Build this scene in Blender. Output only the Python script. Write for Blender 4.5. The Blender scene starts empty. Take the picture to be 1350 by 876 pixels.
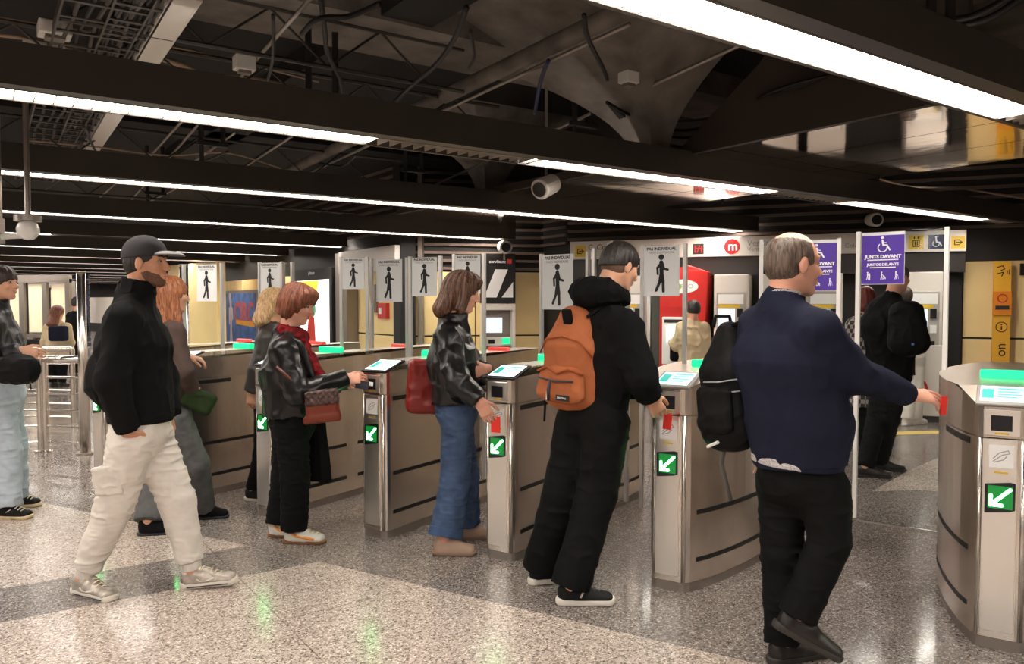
import bpy, math, random
import numpy as np
from mathutils import Matrix, Vector
random.seed(7)
PI = math.pi
SC = bpy.context.scene
COL = SC.collection
# ---------------------------------------------------------------- camera
FPX, HOR, CAMH, CX, CY = 1030.0, 400.0, 1.47, 675.0, 438.0
TH = math.atan((CY - HOR) / FPX)
cd = bpy.data.cameras.new('camera'); cam = bpy.data.objects.new('camera', cd); COL.objects.link(cam)
cam.location = (0, 0, CAMH); cam.rotation_euler = (PI / 2 - TH, 0, 0)
cd.sensor_width = 36; cd.lens = 36 * FPX / 1350; cd.clip_start = .05; cd.clip_end = 200
SC.camera = cam
SC.view_settings.view_transform = 'Standard'
SC.view_settings.look = 'None'
SC.view_settings.gamma = 1
SC.view_settings.use_curve_mapping = False
SC.view_settings.exposure = 1.55
LIGHT = 10.0            # emission strength of the ceiling light strips
LCOL = (1.0, .915, .83)
w = bpy.data.worlds.new('world'); SC.world = w; w.use_nodes = True
w.node_tree.nodes['Background'].inputs[0].default_value = (1, .85, .7, 1)
w.node_tree.nodes['Background'].inputs[1].default_value = .012

# pixel -> place helpers (world points of the 1350x876 frame)
def ray(px, py):
    dx = (px - CX) / FPX; dy = (CY - py) / FPX
    return np.array([dx, math.cos(TH) + dy * math.sin(TH), -math.sin(TH) + dy * math.cos(TH)])
def atY(px, py, Y):
    d = ray(px, py); return np.array([0, 0, CAMH]) + d * (Y / d[1])
def atZ(px, py, z):
    d = ray(px, py); return np.array([0, 0, CAMH]) + d * ((z - CAMH) / d[2])
def G(px, py): return atZ(px, py, 0.0)
ANG = math.atan(1465 / 1030.)                      # direction of the light lines, from +Y to +X
U = np.array([math.sin(ANG), math.cos(ANG), 0.]); N = np.array([-math.cos(ANG), math.sin(ANG), 0.])
def un(t, d, z=0.): return U * t + N * d + np.array([0, 0, z])
def t_at(px, d):
    rx = (px - CX) / FPX; r = np.array([rx, 1, 0.]); s = d / float(N @ r); return float(U @ (r * s))

# ---------------------------------------------------------------- materials
MATS = {}
def mat(name, col=(.5, .5, .5), rough=.5, metal=0., spec=.5, emit=None, es=1., trans=0., coat=0., alpha=1., sheen=0.,
        noise=None, bump=None, build=None, ior=1.45, backfade=False):
    if name in MATS: return MATS[name]
    m = bpy.data.materials.new(name); m.use_nodes = True; nt = m.node_tree; b = nt.nodes['Principled BSDF']
    def S(k, v):
        if k in b.inputs: b.inputs[k].default_value = v
    S('Base Color', (*col, 1)); S('Roughness', rough); S('Metallic', metal); S('Specular IOR Level', spec); S('IOR', ior)
    S('Transmission Weight', trans); S('Coat Weight', coat); S('Alpha', alpha); S('Sheen Weight', sheen)
    if emit: S('Emission Color', (*emit, 1)); S('Emission Strength', es)
    tc = nt.nodes.new('ShaderNodeTexCoord')
    def nz(scale, detail=3, vec=(1, 1, 1), dist=0.):
        mp = nt.nodes.new('ShaderNodeMapping'); nt.links.new(tc.outputs['Object'], mp.inputs[0]); mp.inputs['Scale'].default_value = vec
        n = nt.nodes.new('ShaderNodeTexNoise'); nt.links.new(mp.outputs[0], n.inputs['Vector'])
        n.inputs['Scale'].default_value = scale; n.inputs['Detail'].default_value = detail; n.inputs['Distortion'].default_value = dist
        return n
    if noise:      # (scale, amount, vec): colour variation
        sc, am, vec = noise
        n = nz(sc, 4, vec); r = nt.nodes.new('ShaderNodeMapRange'); nt.links.new(n.outputs[0], r.inputs[0])
        r.inputs[1].default_value = .3; r.inputs[2].default_value = .7; r.inputs[3].default_value = 1 - am; r.inputs[4].default_value = 1 + am
        mx = nt.nodes.new('ShaderNodeVectorMath'); mx.operation = 'SCALE'; mx.inputs[0].default_value = col
        nt.links.new(r.outputs[0], mx.inputs['Scale']); nt.links.new(mx.outputs[0], b.inputs['Base Color'])
    if bump:       # (scale, strength, distance, vec)
        sc, st, di, vec = bump
        n = nz(sc, 4, vec, .4); bp = nt.nodes.new('ShaderNodeBump'); bp.inputs['Strength'].default_value = st; bp.inputs['Distance'].default_value = di
        nt.links.new(n.outputs[0], bp.inputs['Height']); nt.links.new(bp.outputs[0], b.inputs['Normal'])
    if build: build(m, nt, b, tc)
    MATS[name] = m; return m
def metalm(name, col, rough, vec=(1, 1, .03), sc=14, am=.12, rv=.03, aniso=0.):
    def bd(m, nt, b, tc):
        mp = nt.nodes.new('ShaderNodeMapping'); nt.links.new(tc.outputs['Object'], mp.inputs[0]); mp.inputs['Scale'].default_value = vec
        n = nt.nodes.new('ShaderNodeTexNoise'); nt.links.new(mp.outputs[0], n.inputs['Vector']); n.inputs['Scale'].default_value = sc; n.inputs['Detail'].default_value = 1
        r = nt.nodes.new('ShaderNodeMapRange'); nt.links.new(n.outputs[0], r.inputs[0]); r.inputs[1].default_value = .3; r.inputs[2].default_value = .7
        r.inputs[3].default_value = rough - rv; r.inputs[4].default_value = rough + rv; nt.links.new(r.outputs[0], b.inputs['Roughness'])
        bp = nt.nodes.new('ShaderNodeBump'); bp.inputs['Strength'].default_value = .25; bp.inputs['Distance'].default_value = .004; nt.links.new(n.outputs[0], bp.inputs['Height']); nt.links.new(bp.outputs[0], b.inputs['Normal'])
    return mat(name, col, rough, 1., build=bd)

# ---------------------------------------------------------------- mesh builder
def rotm(rz=0, rx=0, ry=0):
    return np.array(Matrix.Rotation(rz, 3, 'Z') @ Matrix.Rotation(rx, 3, 'X') @ Matrix.Rotation(ry, 3, 'Y'))
def norm(v): v = np.array(v, float); return v / (np.linalg.norm(v) + 1e-12)
def frame_to(z, x=None):
    z = norm(z); x = np.array(x if x is not None else ((1, 0, 0) if abs(z[0]) < .9 else (0, 1, 0)), float)
    x = norm(x - z * (x @ z)); y = np.cross(z, x); return np.stack([x, y, z], 1)
class MB:
    def __init__(s): s.v = []; s.f = []; s.m = []
    def add(s, vs, fs, mi=0):
        o = len(s.v); s.v += [tuple(map(float, p)) for p in vs]; s.f += [tuple(o + i for i in f) for f in fs]; s.m += [mi] * len(fs); return s
    def box(s, c, h, R=None, mi=0):
        c = np.array(c, float); P = [np.array([x * h[0], y * h[1], z * h[2]]) for x in (-1, 1) for y in (-1, 1) for z in (-1, 1)]
        if R is not None: P = [R @ p for p in P]
        return s.add([c + p for p in P], [(0, 1, 3, 2), (4, 6, 7, 5), (0, 4, 5, 1), (2, 3, 7, 6), (0, 2, 6, 4), (1, 5, 7, 3)], mi)
    def b2(s, x0, x1, y0, y1, z0, z1, mi=0): return s.box(((x0 + x1) / 2, (y0 + y1) / 2, (z0 + z1) / 2), ((x1 - x0) / 2, (y1 - y0) / 2, (z1 - z0) / 2), None, mi)
    def beam(s, a, b, w, h, mi=0, up=(0, 0, 1)):
        a = np.array(a, float); b = np.array(b, float); d = norm(b - a); x = norm(np.cross(d, up)); z = np.cross(x, d)
        return s.box((a + b) / 2, (w / 2, np.linalg.norm(b - a) / 2, h / 2), np.stack([x, d, z], 1), mi)
    def tube(s, pts, r, n=10, mi=0, cap=True):
        pts = [np.array(p, float) for p in pts]; m = len(pts); rr = r if hasattr(r, '__len__') else [r] * m
        vs = []; X = None
        for i, p in enumerate(pts):
            d = norm(pts[min(i + 1, m - 1)] - pts[max(i - 1, 0)])
            if X is None: F = frame_to(d)
            else: F = frame_to(d, X)
            X = F[:, 0]
            for k in range(n):
                a = 2 * PI * k / n; vs.append(p + rr[i] * (F[:, 0] * math.cos(a) + F[:, 1] * math.sin(a)))
        fs = [(i * n + k, i * n + (k + 1) % n, (i + 1) * n + (k + 1) % n, (i + 1) * n + k) for i in range(m - 1) for k in range(n)]
        if cap: fs += [tuple(range(n - 1, -1, -1)), tuple((m - 1) * n + k for k in range(n))]
        return s.add(vs, fs, mi)
    def prism(s, poly, z0, z1, O=(0, 0, 0), R=None, mi=0):
        n = len(poly); O = np.array(O, float); R = np.eye(3) if R is None else R
        vs = [O + R @ np.array([x, y, z0]) for x, y in poly] + [O + R @ np.array([x, y, z1]) for x, y in poly]
        fs = [tuple(range(n - 1, -1, -1)), tuple(range(n, 2 * n))] + [(k, (k + 1) % n, n + (k + 1) % n, n + k) for k in range(n)]
        return s.add(vs, fs, mi)
    def sphere(s, c, r, n=14, sc=(1, 1, 1), mi=0):
        c = np.array(c, float); vs = [c + np.array([0, 0, r * sc[2]])]; m = n // 2
        for i in range(1, m):
            for k in range(n):
                a = PI * i / m; b = 2 * PI * k / n; vs.append(c + r * np.array([math.sin(a) * math.cos(b) * sc[0], math.sin(a) * math.sin(b) * sc[1], math.cos(a) * sc[2]]))
        vs.append(c - np.array([0, 0, r * sc[2]])); fs = [(0, 1 + k, 1 + (k + 1) % n) for k in range(n)]
        for i in range(m - 2): fs += [(1 + i * n + k, 1 + (i + 1) * n + k, 1 + (i + 1) * n + (k + 1) % n, 1 + i * n + (k + 1) % n) for k in range(n)]
        L = len(vs) - 1; o = 1 + (m - 2) * n; fs += [(L, o + (k + 1) % n, o + k) for k in range(n)]
        return s.add(vs, fs, mi)
    def build(s, name, mats, parent=None, smooth=False, bevel=0, kind=None, fix=True):
        me = bpy.data.meshes.new(name); me.from_pydata(s.v, [], s.f)
        for m in (mats if isinstance(mats, (list, tuple)) else [mats]): me.materials.append(m)
        for p, mi in zip(me.polygons, s.m): p.material_index = mi; p.use_smooth = smooth
        me.validate(); me.update()
        if fix:
            import bmesh
            bm = bmesh.new(); bm.from_mesh(me); bmesh.ops.recalc_face_normals(bm, faces=bm.faces); bm.to_mesh(me); bm.free()
        o = bpy.data.objects.new(name, me); COL.objects.link(o)
        if bevel:
            md = o.modifiers.new('b', 'BEVEL'); md.width = bevel; md.segments = 2; md.limit_method = 'ANGLE'; md.angle_limit = .7
        return hang(o, parent, kind)
def mw(o):
    m = Matrix.LocRotScale(o.location, o.rotation_euler, o.scale)
    if o.parent is not None: m = mw(o.parent) @ o.matrix_parent_inverse @ m
    return m
def tag(o, label, cat, group=None):
    o['label'] = label; o['category'] = cat
    if group: o['group'] = group
    return o
def thing(name, label, cat, loc=(0, 0, 0), rz=0, group=None, local=False):
    o = bpy.data.objects.new(name, None); COL.objects.link(o); o.empty_display_size = .1
    o.location = [float(x) for x in loc]; o.rotation_euler = (0, 0, rz)
    if local: LOCAL.add(o.name)
    return tag(o, label, cat, group)
LOCAL = set()
def hang(o, parent=None, kind=None, world=False):
    if parent is not None:
        o.parent = parent
        if parent.name not in LOCAL or world: o.matrix_parent_inverse = mw(parent).inverted()
        else: LOCAL.add(o.name)
    if kind: o['kind'] = kind
    return o
def copy_tree(o, parent=None):
    c = o.copy(); COL.objects.link(c); c.parent = parent
    for ch in list(o.children): copy_tree(ch, c)
    return c
def text(name, s, size, m, O, R, parent=None, align='CENTER', bold=0., ext=.0008, stretch=1.):
    """flat lettering: R columns = right, up, out"""
    cu = bpy.data.curves.new(name, 'FONT'); cu.body = s; cu.size = size; cu.align_x = align; cu.align_y = 'CENTER'; cu.extrude = ext; cu.offset = bold; cu.resolution_u = 3
    o = bpy.data.objects.new(name, cu); me = bpy.data.meshes.new_from_object(o); bpy.data.objects.remove(o)
    O = np.array(O, float)
    n = len(me.vertices); co = np.empty(n * 3, np.float32); me.vertices.foreach_get('co', co); co = co.reshape(-1, 3); co[:, 0] *= stretch
    co = co @ np.array(R).T + O; me.vertices.foreach_set('co', co.astype(np.float32).ravel()); me.update()
    me.materials.clear(); me.materials.append(m); me.name = name
    t = bpy.data.objects.new(name, me); COL.objects.link(t); return hang(t, parent)
def RF(right, up=(0, 0, 1)):
    r = norm(right); u = np.array(up, float); u = norm(u - r * (u @ r)); return np.stack([r, u, np.cross(r, u)], 1)
# ---------------------------------------------------------------- setting materials
def terrazzo(name, c1, c2, c3, rough):
    def bd(m, nt, b, tc):
        L = nt.links.new
        mp = nt.nodes.new('ShaderNodeMapping'); L(tc.outputs['Object'], mp.inputs[0]); mp.inputs['Rotation'].default_value = (0, 0, ANG - PI / 2)
        v = nt.nodes.new('ShaderNodeTexVoronoi'); L(mp.outputs[0], v.inputs['Vector']); v.inputs['Scale'].default_value = 150
        v2 = nt.nodes.new('ShaderNodeTexVoronoi'); L(mp.outputs[0], v2.inputs['Vector']); v2.inputs['Scale'].default_value = 90
        sp = nt.nodes.new('ShaderNodeSeparateColor'); L(v.outputs['Color'], sp.inputs[0])
        sp2 = nt.nodes.new('ShaderNodeSeparateColor'); L(v2.outputs['Color'], sp2.inputs[0])
        r1 = nt.nodes.new('ShaderNodeValToRGB'); L(sp.outputs[0], r1.inputs[0]); e = r1.color_ramp.elements
        e[0].position = 0; e[0].color = (*c2, 1); e[1].position = .38; e[1].color = (*c1, 1); q = e.new(.8); q.color = (*c1, 1); q = e.new(.95); q.color = (*c3, 1)
        r2 = nt.nodes.new('ShaderNodeValToRGB'); L(sp2.outputs[1], r2.inputs[0]); e = r2.color_ramp.elements
        e[0].position = .12; e[0].color = (.62, .6, .58, 1); e[1].position = .2; e[1].color = (1, 1, 1, 1)
        mx = nt.nodes.new('ShaderNodeMix'); mx.data_type = 'RGBA'; mx.blend_type = 'MULTIPLY'; mx.inputs[0].default_value = 1; L(r1.outputs[0], mx.inputs[6]); L(r2.outputs[0], mx.inputs[7])
        br = nt.nodes.new('ShaderNodeTexBrick'); L(mp.outputs[0], br.inputs['Vector']); br.inputs['Scale'].default_value = 1; br.offset = 0
        br.inputs['Brick Width'].default_value = 1.18; br.inputs['Row Height'].default_value = 1.18; br.inputs['Mortar Size'].default_value = .0035; br.inputs['Mortar Smooth'].default_value = 0
        br.inputs['Color1'].default_value = (1, 1, 1, 1); br.inputs['Color2'].default_value = (.95, .95, .95, 1); br.inputs['Mortar'].default_value = (.62, .6, .58, 1)
        m2 = nt.nodes.new('ShaderNodeMix'); m2.data_type = 'RGBA'; m2.blend_type = 'MULTIPLY'; m2.inputs[0].default_value = 1; L(mx.outputs[2], m2.inputs[6]); L(br.outputs[0], m2.inputs[7])
        L(m2.outputs[2], b.inputs['Base Color'])
        n = nt.nodes.new('ShaderNodeTexNoise'); L(mp.outputs[0], n.inputs['Vector']); n.inputs['Scale'].default_value = 1.7; n.inputs['Detail'].default_value = 4
        r = nt.nodes.new('ShaderNodeMapRange'); L(n.outputs[0], r.inputs[0]); r.inputs[1].default_value = .3; r.inputs[2].default_value = .7; r.inputs[3].default_value = rough - .05; r.inputs[4].default_value = rough + .06
        L(r.outputs[0], b.inputs['Roughness'])
    return mat(name, c1, rough, spec=.5, build=bd)
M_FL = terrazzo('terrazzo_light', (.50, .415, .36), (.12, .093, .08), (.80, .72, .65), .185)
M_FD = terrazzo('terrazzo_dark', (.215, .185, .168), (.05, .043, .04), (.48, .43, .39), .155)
M_BLACK = mat('black_paint', (.012, .011, .010), .6)
M_SLAB = mat('slab_black', (.010, .0085, .0075), .8, noise=(3, .4, (1, 1, 1)))
M_CONC = mat('concrete', (.17, .145, .125), .8, noise=(4, .35, (1, 1, 1)), bump=(30, .3, .01, (1, 1, 1)))
M_BEAM = mat('beam_dark', (.05, .042, .036), .42)
M_RIM = mat('beam_rim', (.10, .085, .075), .4, metal=.5)
M_LAMP = mat('lamp_glow', (1, 1, 1), .5, emit=LCOL, es=LIGHT)
M_LOUV = mat('louvre_white', (.55, .48, .42), .35, metal=.3)
M_DEAD = mat('unlit_tray', (.25, .21, .18), .4, metal=.5)
M_SLAT = mat('slat_brown', (.20, .145, .115), .4, metal=.3)
M_SLATB = mat('slat_void', (.006, .005, .005), .9)
M_YEL = mat('yellow_panel', (.92, .70, .34), .25, noise=(1.2, .06, (1, 1, 1)), coat=.3)
M_MIR = mat('mirror_ceiling', (.86, .76, .66), .07, metal=1., bump=(1.3, .07, .05, (1, 1, 1)))
M_BULK = mat('bulkhead_brown', (.05, .037, .03), .5)
M_GREY = mat('grey_metal', (.30, .26, .23), .4, metal=.7)
M_STEEL = metalm('brushed_steel', (.64, .58, .51), .3, am=0, rv=.03)
M_STEEL2 = mat('polished_steel', (.74, .69, .63), .24, metal=1.)
M_CABLE = mat('cable_black', (.012, .011, .011), .5)
M_CABLEB = mat('cable_beige', (.38, .26, .18), .5)
M_WHITE = mat('white_plastic', (.75, .72, .68), .35)
M_WALLG = mat('pale_wall', (.62, .55, .48), .5)
M_DK = mat('dark_glass', (.012, .013, .014), .12)
M_DARKW = mat('dark_wall', (.02, .017, .015), .5)

# ---------------------------------------------------------------- floor (one mesh, two stones)
import bmesh
def floor():
    bm = bmesh.new(); c = un(6, 18); a, b = 24, 34
    bm.faces.new([bm.verts.new([float(q) for q in (c + U * x * a + N * y * b)]) for x, y in ((-1, -1), (1, -1), (1, 1), (-1, 1))])
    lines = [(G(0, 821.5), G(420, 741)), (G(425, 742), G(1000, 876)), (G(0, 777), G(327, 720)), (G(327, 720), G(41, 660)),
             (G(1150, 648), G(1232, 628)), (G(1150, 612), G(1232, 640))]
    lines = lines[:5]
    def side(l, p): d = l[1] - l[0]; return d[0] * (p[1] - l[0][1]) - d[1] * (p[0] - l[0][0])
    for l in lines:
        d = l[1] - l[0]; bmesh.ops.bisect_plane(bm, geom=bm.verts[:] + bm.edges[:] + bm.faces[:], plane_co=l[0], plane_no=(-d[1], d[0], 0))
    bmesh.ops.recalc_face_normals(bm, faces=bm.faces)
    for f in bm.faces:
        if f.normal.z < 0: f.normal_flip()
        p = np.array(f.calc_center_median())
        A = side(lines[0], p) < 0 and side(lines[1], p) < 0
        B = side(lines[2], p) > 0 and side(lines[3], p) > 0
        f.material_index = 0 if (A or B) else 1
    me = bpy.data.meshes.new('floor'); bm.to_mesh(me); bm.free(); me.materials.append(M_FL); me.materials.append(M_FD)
    o = bpy.data.objects.new('floor', me); COL.objects.link(o); o['kind'] = 'structure'
floor()
TWL = 5.75                                  # the left wall runs along N at this t
WA, WB = atY(750, 400, 12.15)[:2], atY(1270, 400, 10.15)[:2]
WA = np.array([*WA, 0.]); WB = np.array([*WB, 0.]); WD = norm(WB - WA); WN = np.array([WD[1], -WD[0], 0.])   # WN towards camera
def wp(px, off=0.): # point of the ticket wall line seen at px, moved off towards the camera
    rx = (px - CX) / FPX; A = WA + WN * off; s = (A[0] - rx * A[1]) / (rx * WD[1] - WD[0]); return A + WD * s
CORN = atY(716, 400, 12.75); CORN[2] = 0.
COLP = atY(535, 400, 12.3); COLP[2] = 0.
bx = MB(); bx.box(un(6, 18, 3.75), (24, 34, .1), rotm(ANG_ := (PI / 2 - ANG))); bx.build('ceiling', M_SLAB, kind='structure')
def wallseg(name, a, b, z0, z1, m, th=.12, nrm=None, yel=True):
    a = np.array(a, float); b = np.array(b, float); d = norm(b - a); n = np.array([d[1], -d[0], 0.]); L = np.linalg.norm(b - a)
    R = np.stack([d, -n, (0, 0, 1)], 1)
    w_ = MB(); c = (a + b) / 2 - n * (th / 2); w_.box((c[0], c[1], (z0 + z1) / 2), (L / 2, th / 2, (z1 - z0) / 2), R)
    w_.build(name, m, kind='structure'); return a, b, d, n, L, R
TRI = [0]
def trim(mb, m, **k): TRI[0] += 1; return mb.build('trim_%d' % TRI[0], m, kind='structure', **k)
def slats(a, b, z0, z1, pitch=.125):
    a = np.array(a, float); b = np.array(b, float); d = norm(b - a); n = np.array([d[1], -d[0], 0.]); mb = MB(); z = z0
    while z < z1:
        p = a + n * .05; q = b + n * .05
        mb.beam((p[0], p[1], z), (q[0], q[1], z), .05, pitch * .32); z += pitch
    trim(mb, M_SLAT)
def panels(a, b, z0, z1, zj, wj, m):
    """yellow enamel panels with dark joints"""
    a = np.array(a, float); b = np.array(b, float); d = norm(b - a); n = np.array([d[1], -d[0], 0.]); L = np.linalg.norm(b - a); mb = MB(); k = max(1, round(L / wj)); wj = L / k
    zs = [z0] + zj + [z1]
    for i in range(k):
        for j in range(len(zs) - 1):
            p = a + d * (i * wj + .008) + n * .02; q = a + d * ((i + 1) * wj - .008) + n * .02
            za, zb = zs[j] + .012, zs[j + 1] - .012; mb.beam((p[0], p[1], (za + zb) / 2), (q[0], q[1], (za + zb) / 2), .03, zb - za)
    trim(mb, m, bevel=.004)
# left wall (towards the far end), the middle bay, the ticket wall, the right part
LW0 = COLP; LW1 = COLP + N * 13.5
wallseg('wall_left', LW1, LW0, 0, 3.7, M_DARKW)
wallseg('wall_middle', LW0, CORN, 0, 3.7, M_DARKW)
WL = wp(718, 0); WR = WA + WD * 9.5
wallseg('wall_tickets', CORN, WA + WD * .0 + (WA - WA), 0, 3.7, M_DARKW)
wallseg('wall_right', WA, WR, 0, 3.7, M_DARKW)
slats(LW1, LW0, 2.62, 3.65); slats(LW0, CORN, 2.02, 3.65); slats(CORN, WA, 2.4, 3.65); slats(WA, WR, 2.45, 3.65)
panels(LW0 + N * 11, LW0 + N * .3, .1, 2.05, [.95], 1.25, M_YEL)
panels(LW0 + (CORN - LW0) * .02, LW0 + (CORN - LW0) * .97, .1, 1.98, [.95], .6, M_YEL)
pa = wp(1268, 0); panels(pa, pa + WD * 3.0, .1, 2.02, [1.02], .8, M_YEL)
# right side wall of the hall, behind-camera wall, far wall
RW = WR; wallseg('wall_side', RW, RW - WD * 0 + np.array([1.5, -16, 0]), 0, 3.7, M_WALLG)
FE = un(-14, 46); wallseg('wall_far', FE, FE + U * 34, 0, 3.7, M_DARKW)
e = MB(); e.b2(-14, 10, -9.2, -9, 0, 3.7); e.build('wall_behind', M_WALLG, kind='structure')
# black column at the corner
c = MB(); c.box((COLP[0], COLP[1] - .15, 1.85), (.13, .13, 1.85), rotm(-ANG)); trim(c, M_BLACK, bevel=.01)
c = MB(); c.box((COLP[0] + .25, COLP[1] - .08, 1.85), (.035, .05, 1.85), rotm(-.2)); trim(c, M_GREY)

# ---------------------------------------------------------------- light lines
LZ = 2.47
DL = [-4.2, -1.15, 1.88, 4.475, 7.155, 10.2, 13.25, 16.3, 19.4] + [22.4 + 3. * i for i in range(8)]
ORD = ['first', 'second', 'third', 'fourth', 'fifth', 'sixth', 'seventh', 'eighth', 'ninth', 'tenth', 'eleventh', 'twelfth', 'thirteenth', 'fourteenth', 'fifteenth', 'sixteenth']
def wall_t(d):
    # where the light line at distance d meets the walls
    if d > float(N @ LW1) + .3: return 13.
    if d > float(N @ COLP): return float(U @ COLP) - .1
    n = np.array([-WD[1], WD[0], 0.]); return float((n @ (WA - N * d)) / (n @ U)) - .12
for i, d in enumerate(DL):
    t1 = wall_t(d); t0 = -7. if d < 25 else -9.
    if d < 1: t1 = 9.
    near = d < 12
    seg = [(t0, t1 - .15, 1)]
    if abs(d - 1.88) < .1: seg = [(t0, t_at(1338, d), 1), (t_at(1338, d), t1 - .1, 0)]
    if abs(d - 4.475) < .1: seg = [(t0, t_at(492, d), 1), (t_at(492, d), t_at(705, d), 0), (t_at(705, d), t_at(1012, d), 1), (t_at(1012, d), t_at(1113, d), 0), (t_at(1113, d), t_at(1291, d), 1), (t_at(1291, d), t1, 0)]
    if abs(d - 13.25) < .1: seg = [(t0, t_at(70, d), 1), (t_at(70, d), t_at(190, d), 0), (t_at(190, d), t1, 1)]
    lab = 'long black ceiling beam with a glowing strip, the %s ahead of the camera' % ORD[max(i - 2, 0)] if i >= 2 else 'long black ceiling beam with a glowing strip, %s the camera' % ('just behind' if i == 1 else 'well behind')
    root = thing('ceiling_light', lab, 'ceiling light', un((t0 + t1) / 2, d, LZ), 0, 'light lines hung below the dark ceiling')
    h = MB()   # channel section: near side wall, far lip, top
    a = un(t0, d, 0); b = un(t1, d, 0)
    def bar(off, zz, w_, hh, mi=0, ta=t0, tb=t1):
        h.beam(un(ta, d + off, zz), un(tb, d + off, zz), w_, hh, mi)
    bar(-.165, LZ + .10, .09, .20); bar(.125, LZ + .06, .03, .12); bar(-.02, LZ + .16, .24, .08)
    bar(-.112, LZ + .004, .014, .012, 1); bar(.118, LZ + .004, .014, .012, 1)
    h.build('housing', [M_BEAM, M_RIM], root)
    for a_, b_, lit in seg:
        zz = LZ + (.02 if lit else .07); g = MB(); g.beam(un(a_, d + .003, zz), un(b_, d + .003, zz), .215, .02)
        g.build('diffuser' if lit else 'unlit_tray', M_LAMP if lit else M_DEAD, root)
    if near:
        lv = MB(); vis0 = max(t0, t_at(-60, d)) if d > 3 else -.2
        for a_, b_, lit in seg:
            t = max(a_, vis0); st = .085
            while t < b_:
                q = un(t, d + .003, LZ + (.006 if lit else .03))
                lv.beam(q - N * .1, q + N * .1, .007 if lit else .004, .016 if lit else .055); t += st
        lv.build('louvre_blades', M_LOUV, root)
# ---------------------------------------------------------------- ceiling: concrete, vault flares, mirror panel, bulkheads
cb = MB(); p = atZ(600, 60, 3.5); d0 = float(N @ p); cb.beam(un(-3, d0, 3.55), un(9, d0, 3.55), .75, .25); trim(cb, M_CONC)
cb = MB(); cb.beam(un(-8, d0 + 4.4, 3.6), un(9, d0 + 4.4, 3.6), .7, .3); trim(cb, M_SLAB)
cb = MB(); cb.beam(un(-8, d0 + 8.6, 3.6), un(6, d0 + 8.6, 3.6), .7, .3); trim(cb, M_SLAB)
cb = MB(); cb.beam(un(2.6, -2, 3.6), un(2.6, 12, 3.6), .4, .3); trim(cb, M_SLAB)
MZ = 2.65
q = atZ(1270, 60, 3.5); cb = MB(); cb.box(q, (1.0, .8, .06), rotm(PI / 2 - ANG)); trim(cb, M_CONC)
ML = atZ(891, 209, MZ); MR = atZ(1102, 242, MZ); tl, tr = float(U @ ML), float(U @ MR)
mp_ = MB()
dd = .6
dA = 2.2
while dA < 9.8:
    for k in range(3):
        ta = tl + (tr - tl) * k / 3; tb = tl + (tr - tl) * (k + 1) / 3
        q = un((ta + tb) / 2, dA + .9, MZ + .02 - (dA + .9 - 6.3) * 0); Rm = np.stack([U, N, (0, 0, 1)], 1); mp_.box(q, ((tb - ta) / 2 - .006, .894, .02), Rm)
    dA += 1.8
trim(mp_, M_MIR)
bk = MB()   # brown bulkhead along the near edge of the mirror panel, taller towards the camera
dF = float(N @ ML)
bk.prism([(2.2, MZ), (dF, MZ), (dF - .85, 3.2), (dF - 1.3, 3.69), (2.2, 3.69)], -.05, 0, U * tl, np.stack([N, (0, 0, 1), U], 1))
bk.beam(un(tl - .025, dF, MZ + .04), un(tl - .025, 9.4, MZ + .04), .04, .08)
trim(bk, M_BULK)
def flare(c, z0, z1, w0, w1, wn0, wn1, pw=2.3, fix=0):
    mb = MB(); n = 12; L = []
    for i in range(n + 1):
        t = i / n; a = w0 + (w1 - w0) * t ** pw; b = wn0 + (wn1 - wn0) * t ** pw; z = z0 + (z1 - z0) * t
        L += [c + U * (sx * a - fix * (a - w0)) + N * sy * b + np.array([0, 0, z]) for sx, sy in ((-1, -1), (1, -1), (1, 1), (-1, 1))]
    fs = [(4 * i + k, 4 * i + (k + 1) % 4, 4 * i + 4 + (k + 1) % 4, 4 * i + 4 + k) for i in range(n) for k in range(4)] + [(3, 2, 1, 0), (4 * n, 4 * n + 1, 4 * n + 2, 4 * n + 3)]
    mb.add(L, fs); trim(mb, M_CONC)
q = un(tl - .2, dF + .1); flare(q, 2.68, 3.66, .1, .95, .12, 1.3, 1.8, 1)
q = atZ(645, 262, 2.75); q[2] = 0; flare(q, 2.72, 3.66, .12, .8, .1, .9)

def slab(pts, m, h=.0015):
    P = [G(*q) for q in pts]; mb = MB(); n = len(P); mb.add([(p[0], p[1], 0) for p in P] + [(p[0], p[1], h) for p in P], [tuple(range(n - 1, -1, -1)), tuple(range(n, 2 * n))] + [(k, (k + 1) % n, n + (k + 1) % n, n + k) for k in range(n)]); trim(mb, m)
slab([(1150, 648), (1196, 622), (1232, 606), (1300, 590), (1300, 655), (1215, 646)], M_FL)
slab([(1110, 576), (1240, 572), (1240, 568), (1110, 571.5)], mat('yellow_line', (.7, .52, .15), .5), .002)
slab([(1128, 687), (1236, 704), (1236, 702.6), (1128, 685.8)], M_CONC, .002)
# ---------------------------------------------------------------- ticket gates
M_GREEN = mat('green_light', (.02, .5, .1), .4, emit=(.03, .9, .22), es=3.0)
M_GREENB = mat('green_panel_dark', (.01, .1, .02), .3, emit=(.004, .4, .06), es=.16)
M_ARROW = mat('arrow_led', (.5, 1, .6), .4, emit=(.16, 1, .26), es=14)
M_TEAL = mat('teal_indicator', (.02, .5, .22), .25, emit=(.005, .62, .20), es=.55)
M_REDL = mat('red_indicator', (.8, .1, .08), .3, emit=(.8, .05, .04), es=.12)
M_SCR = mat('gate_screen', (.5, .8, .8), .2, emit=(.45, .85, .78), es=.55)
M_SCRW = mat('gate_screen_white', (.9, .95, .95), .2, emit=(.85, .98, .95), es=.75)
M_SCRT = mat('screen_teal_ink', (.02, .45, .4), .3, emit=(.02, .42, .36), es=.2)
M_BEZEL = mat('bezel_black', (.015, .015, .016), .25)
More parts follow.
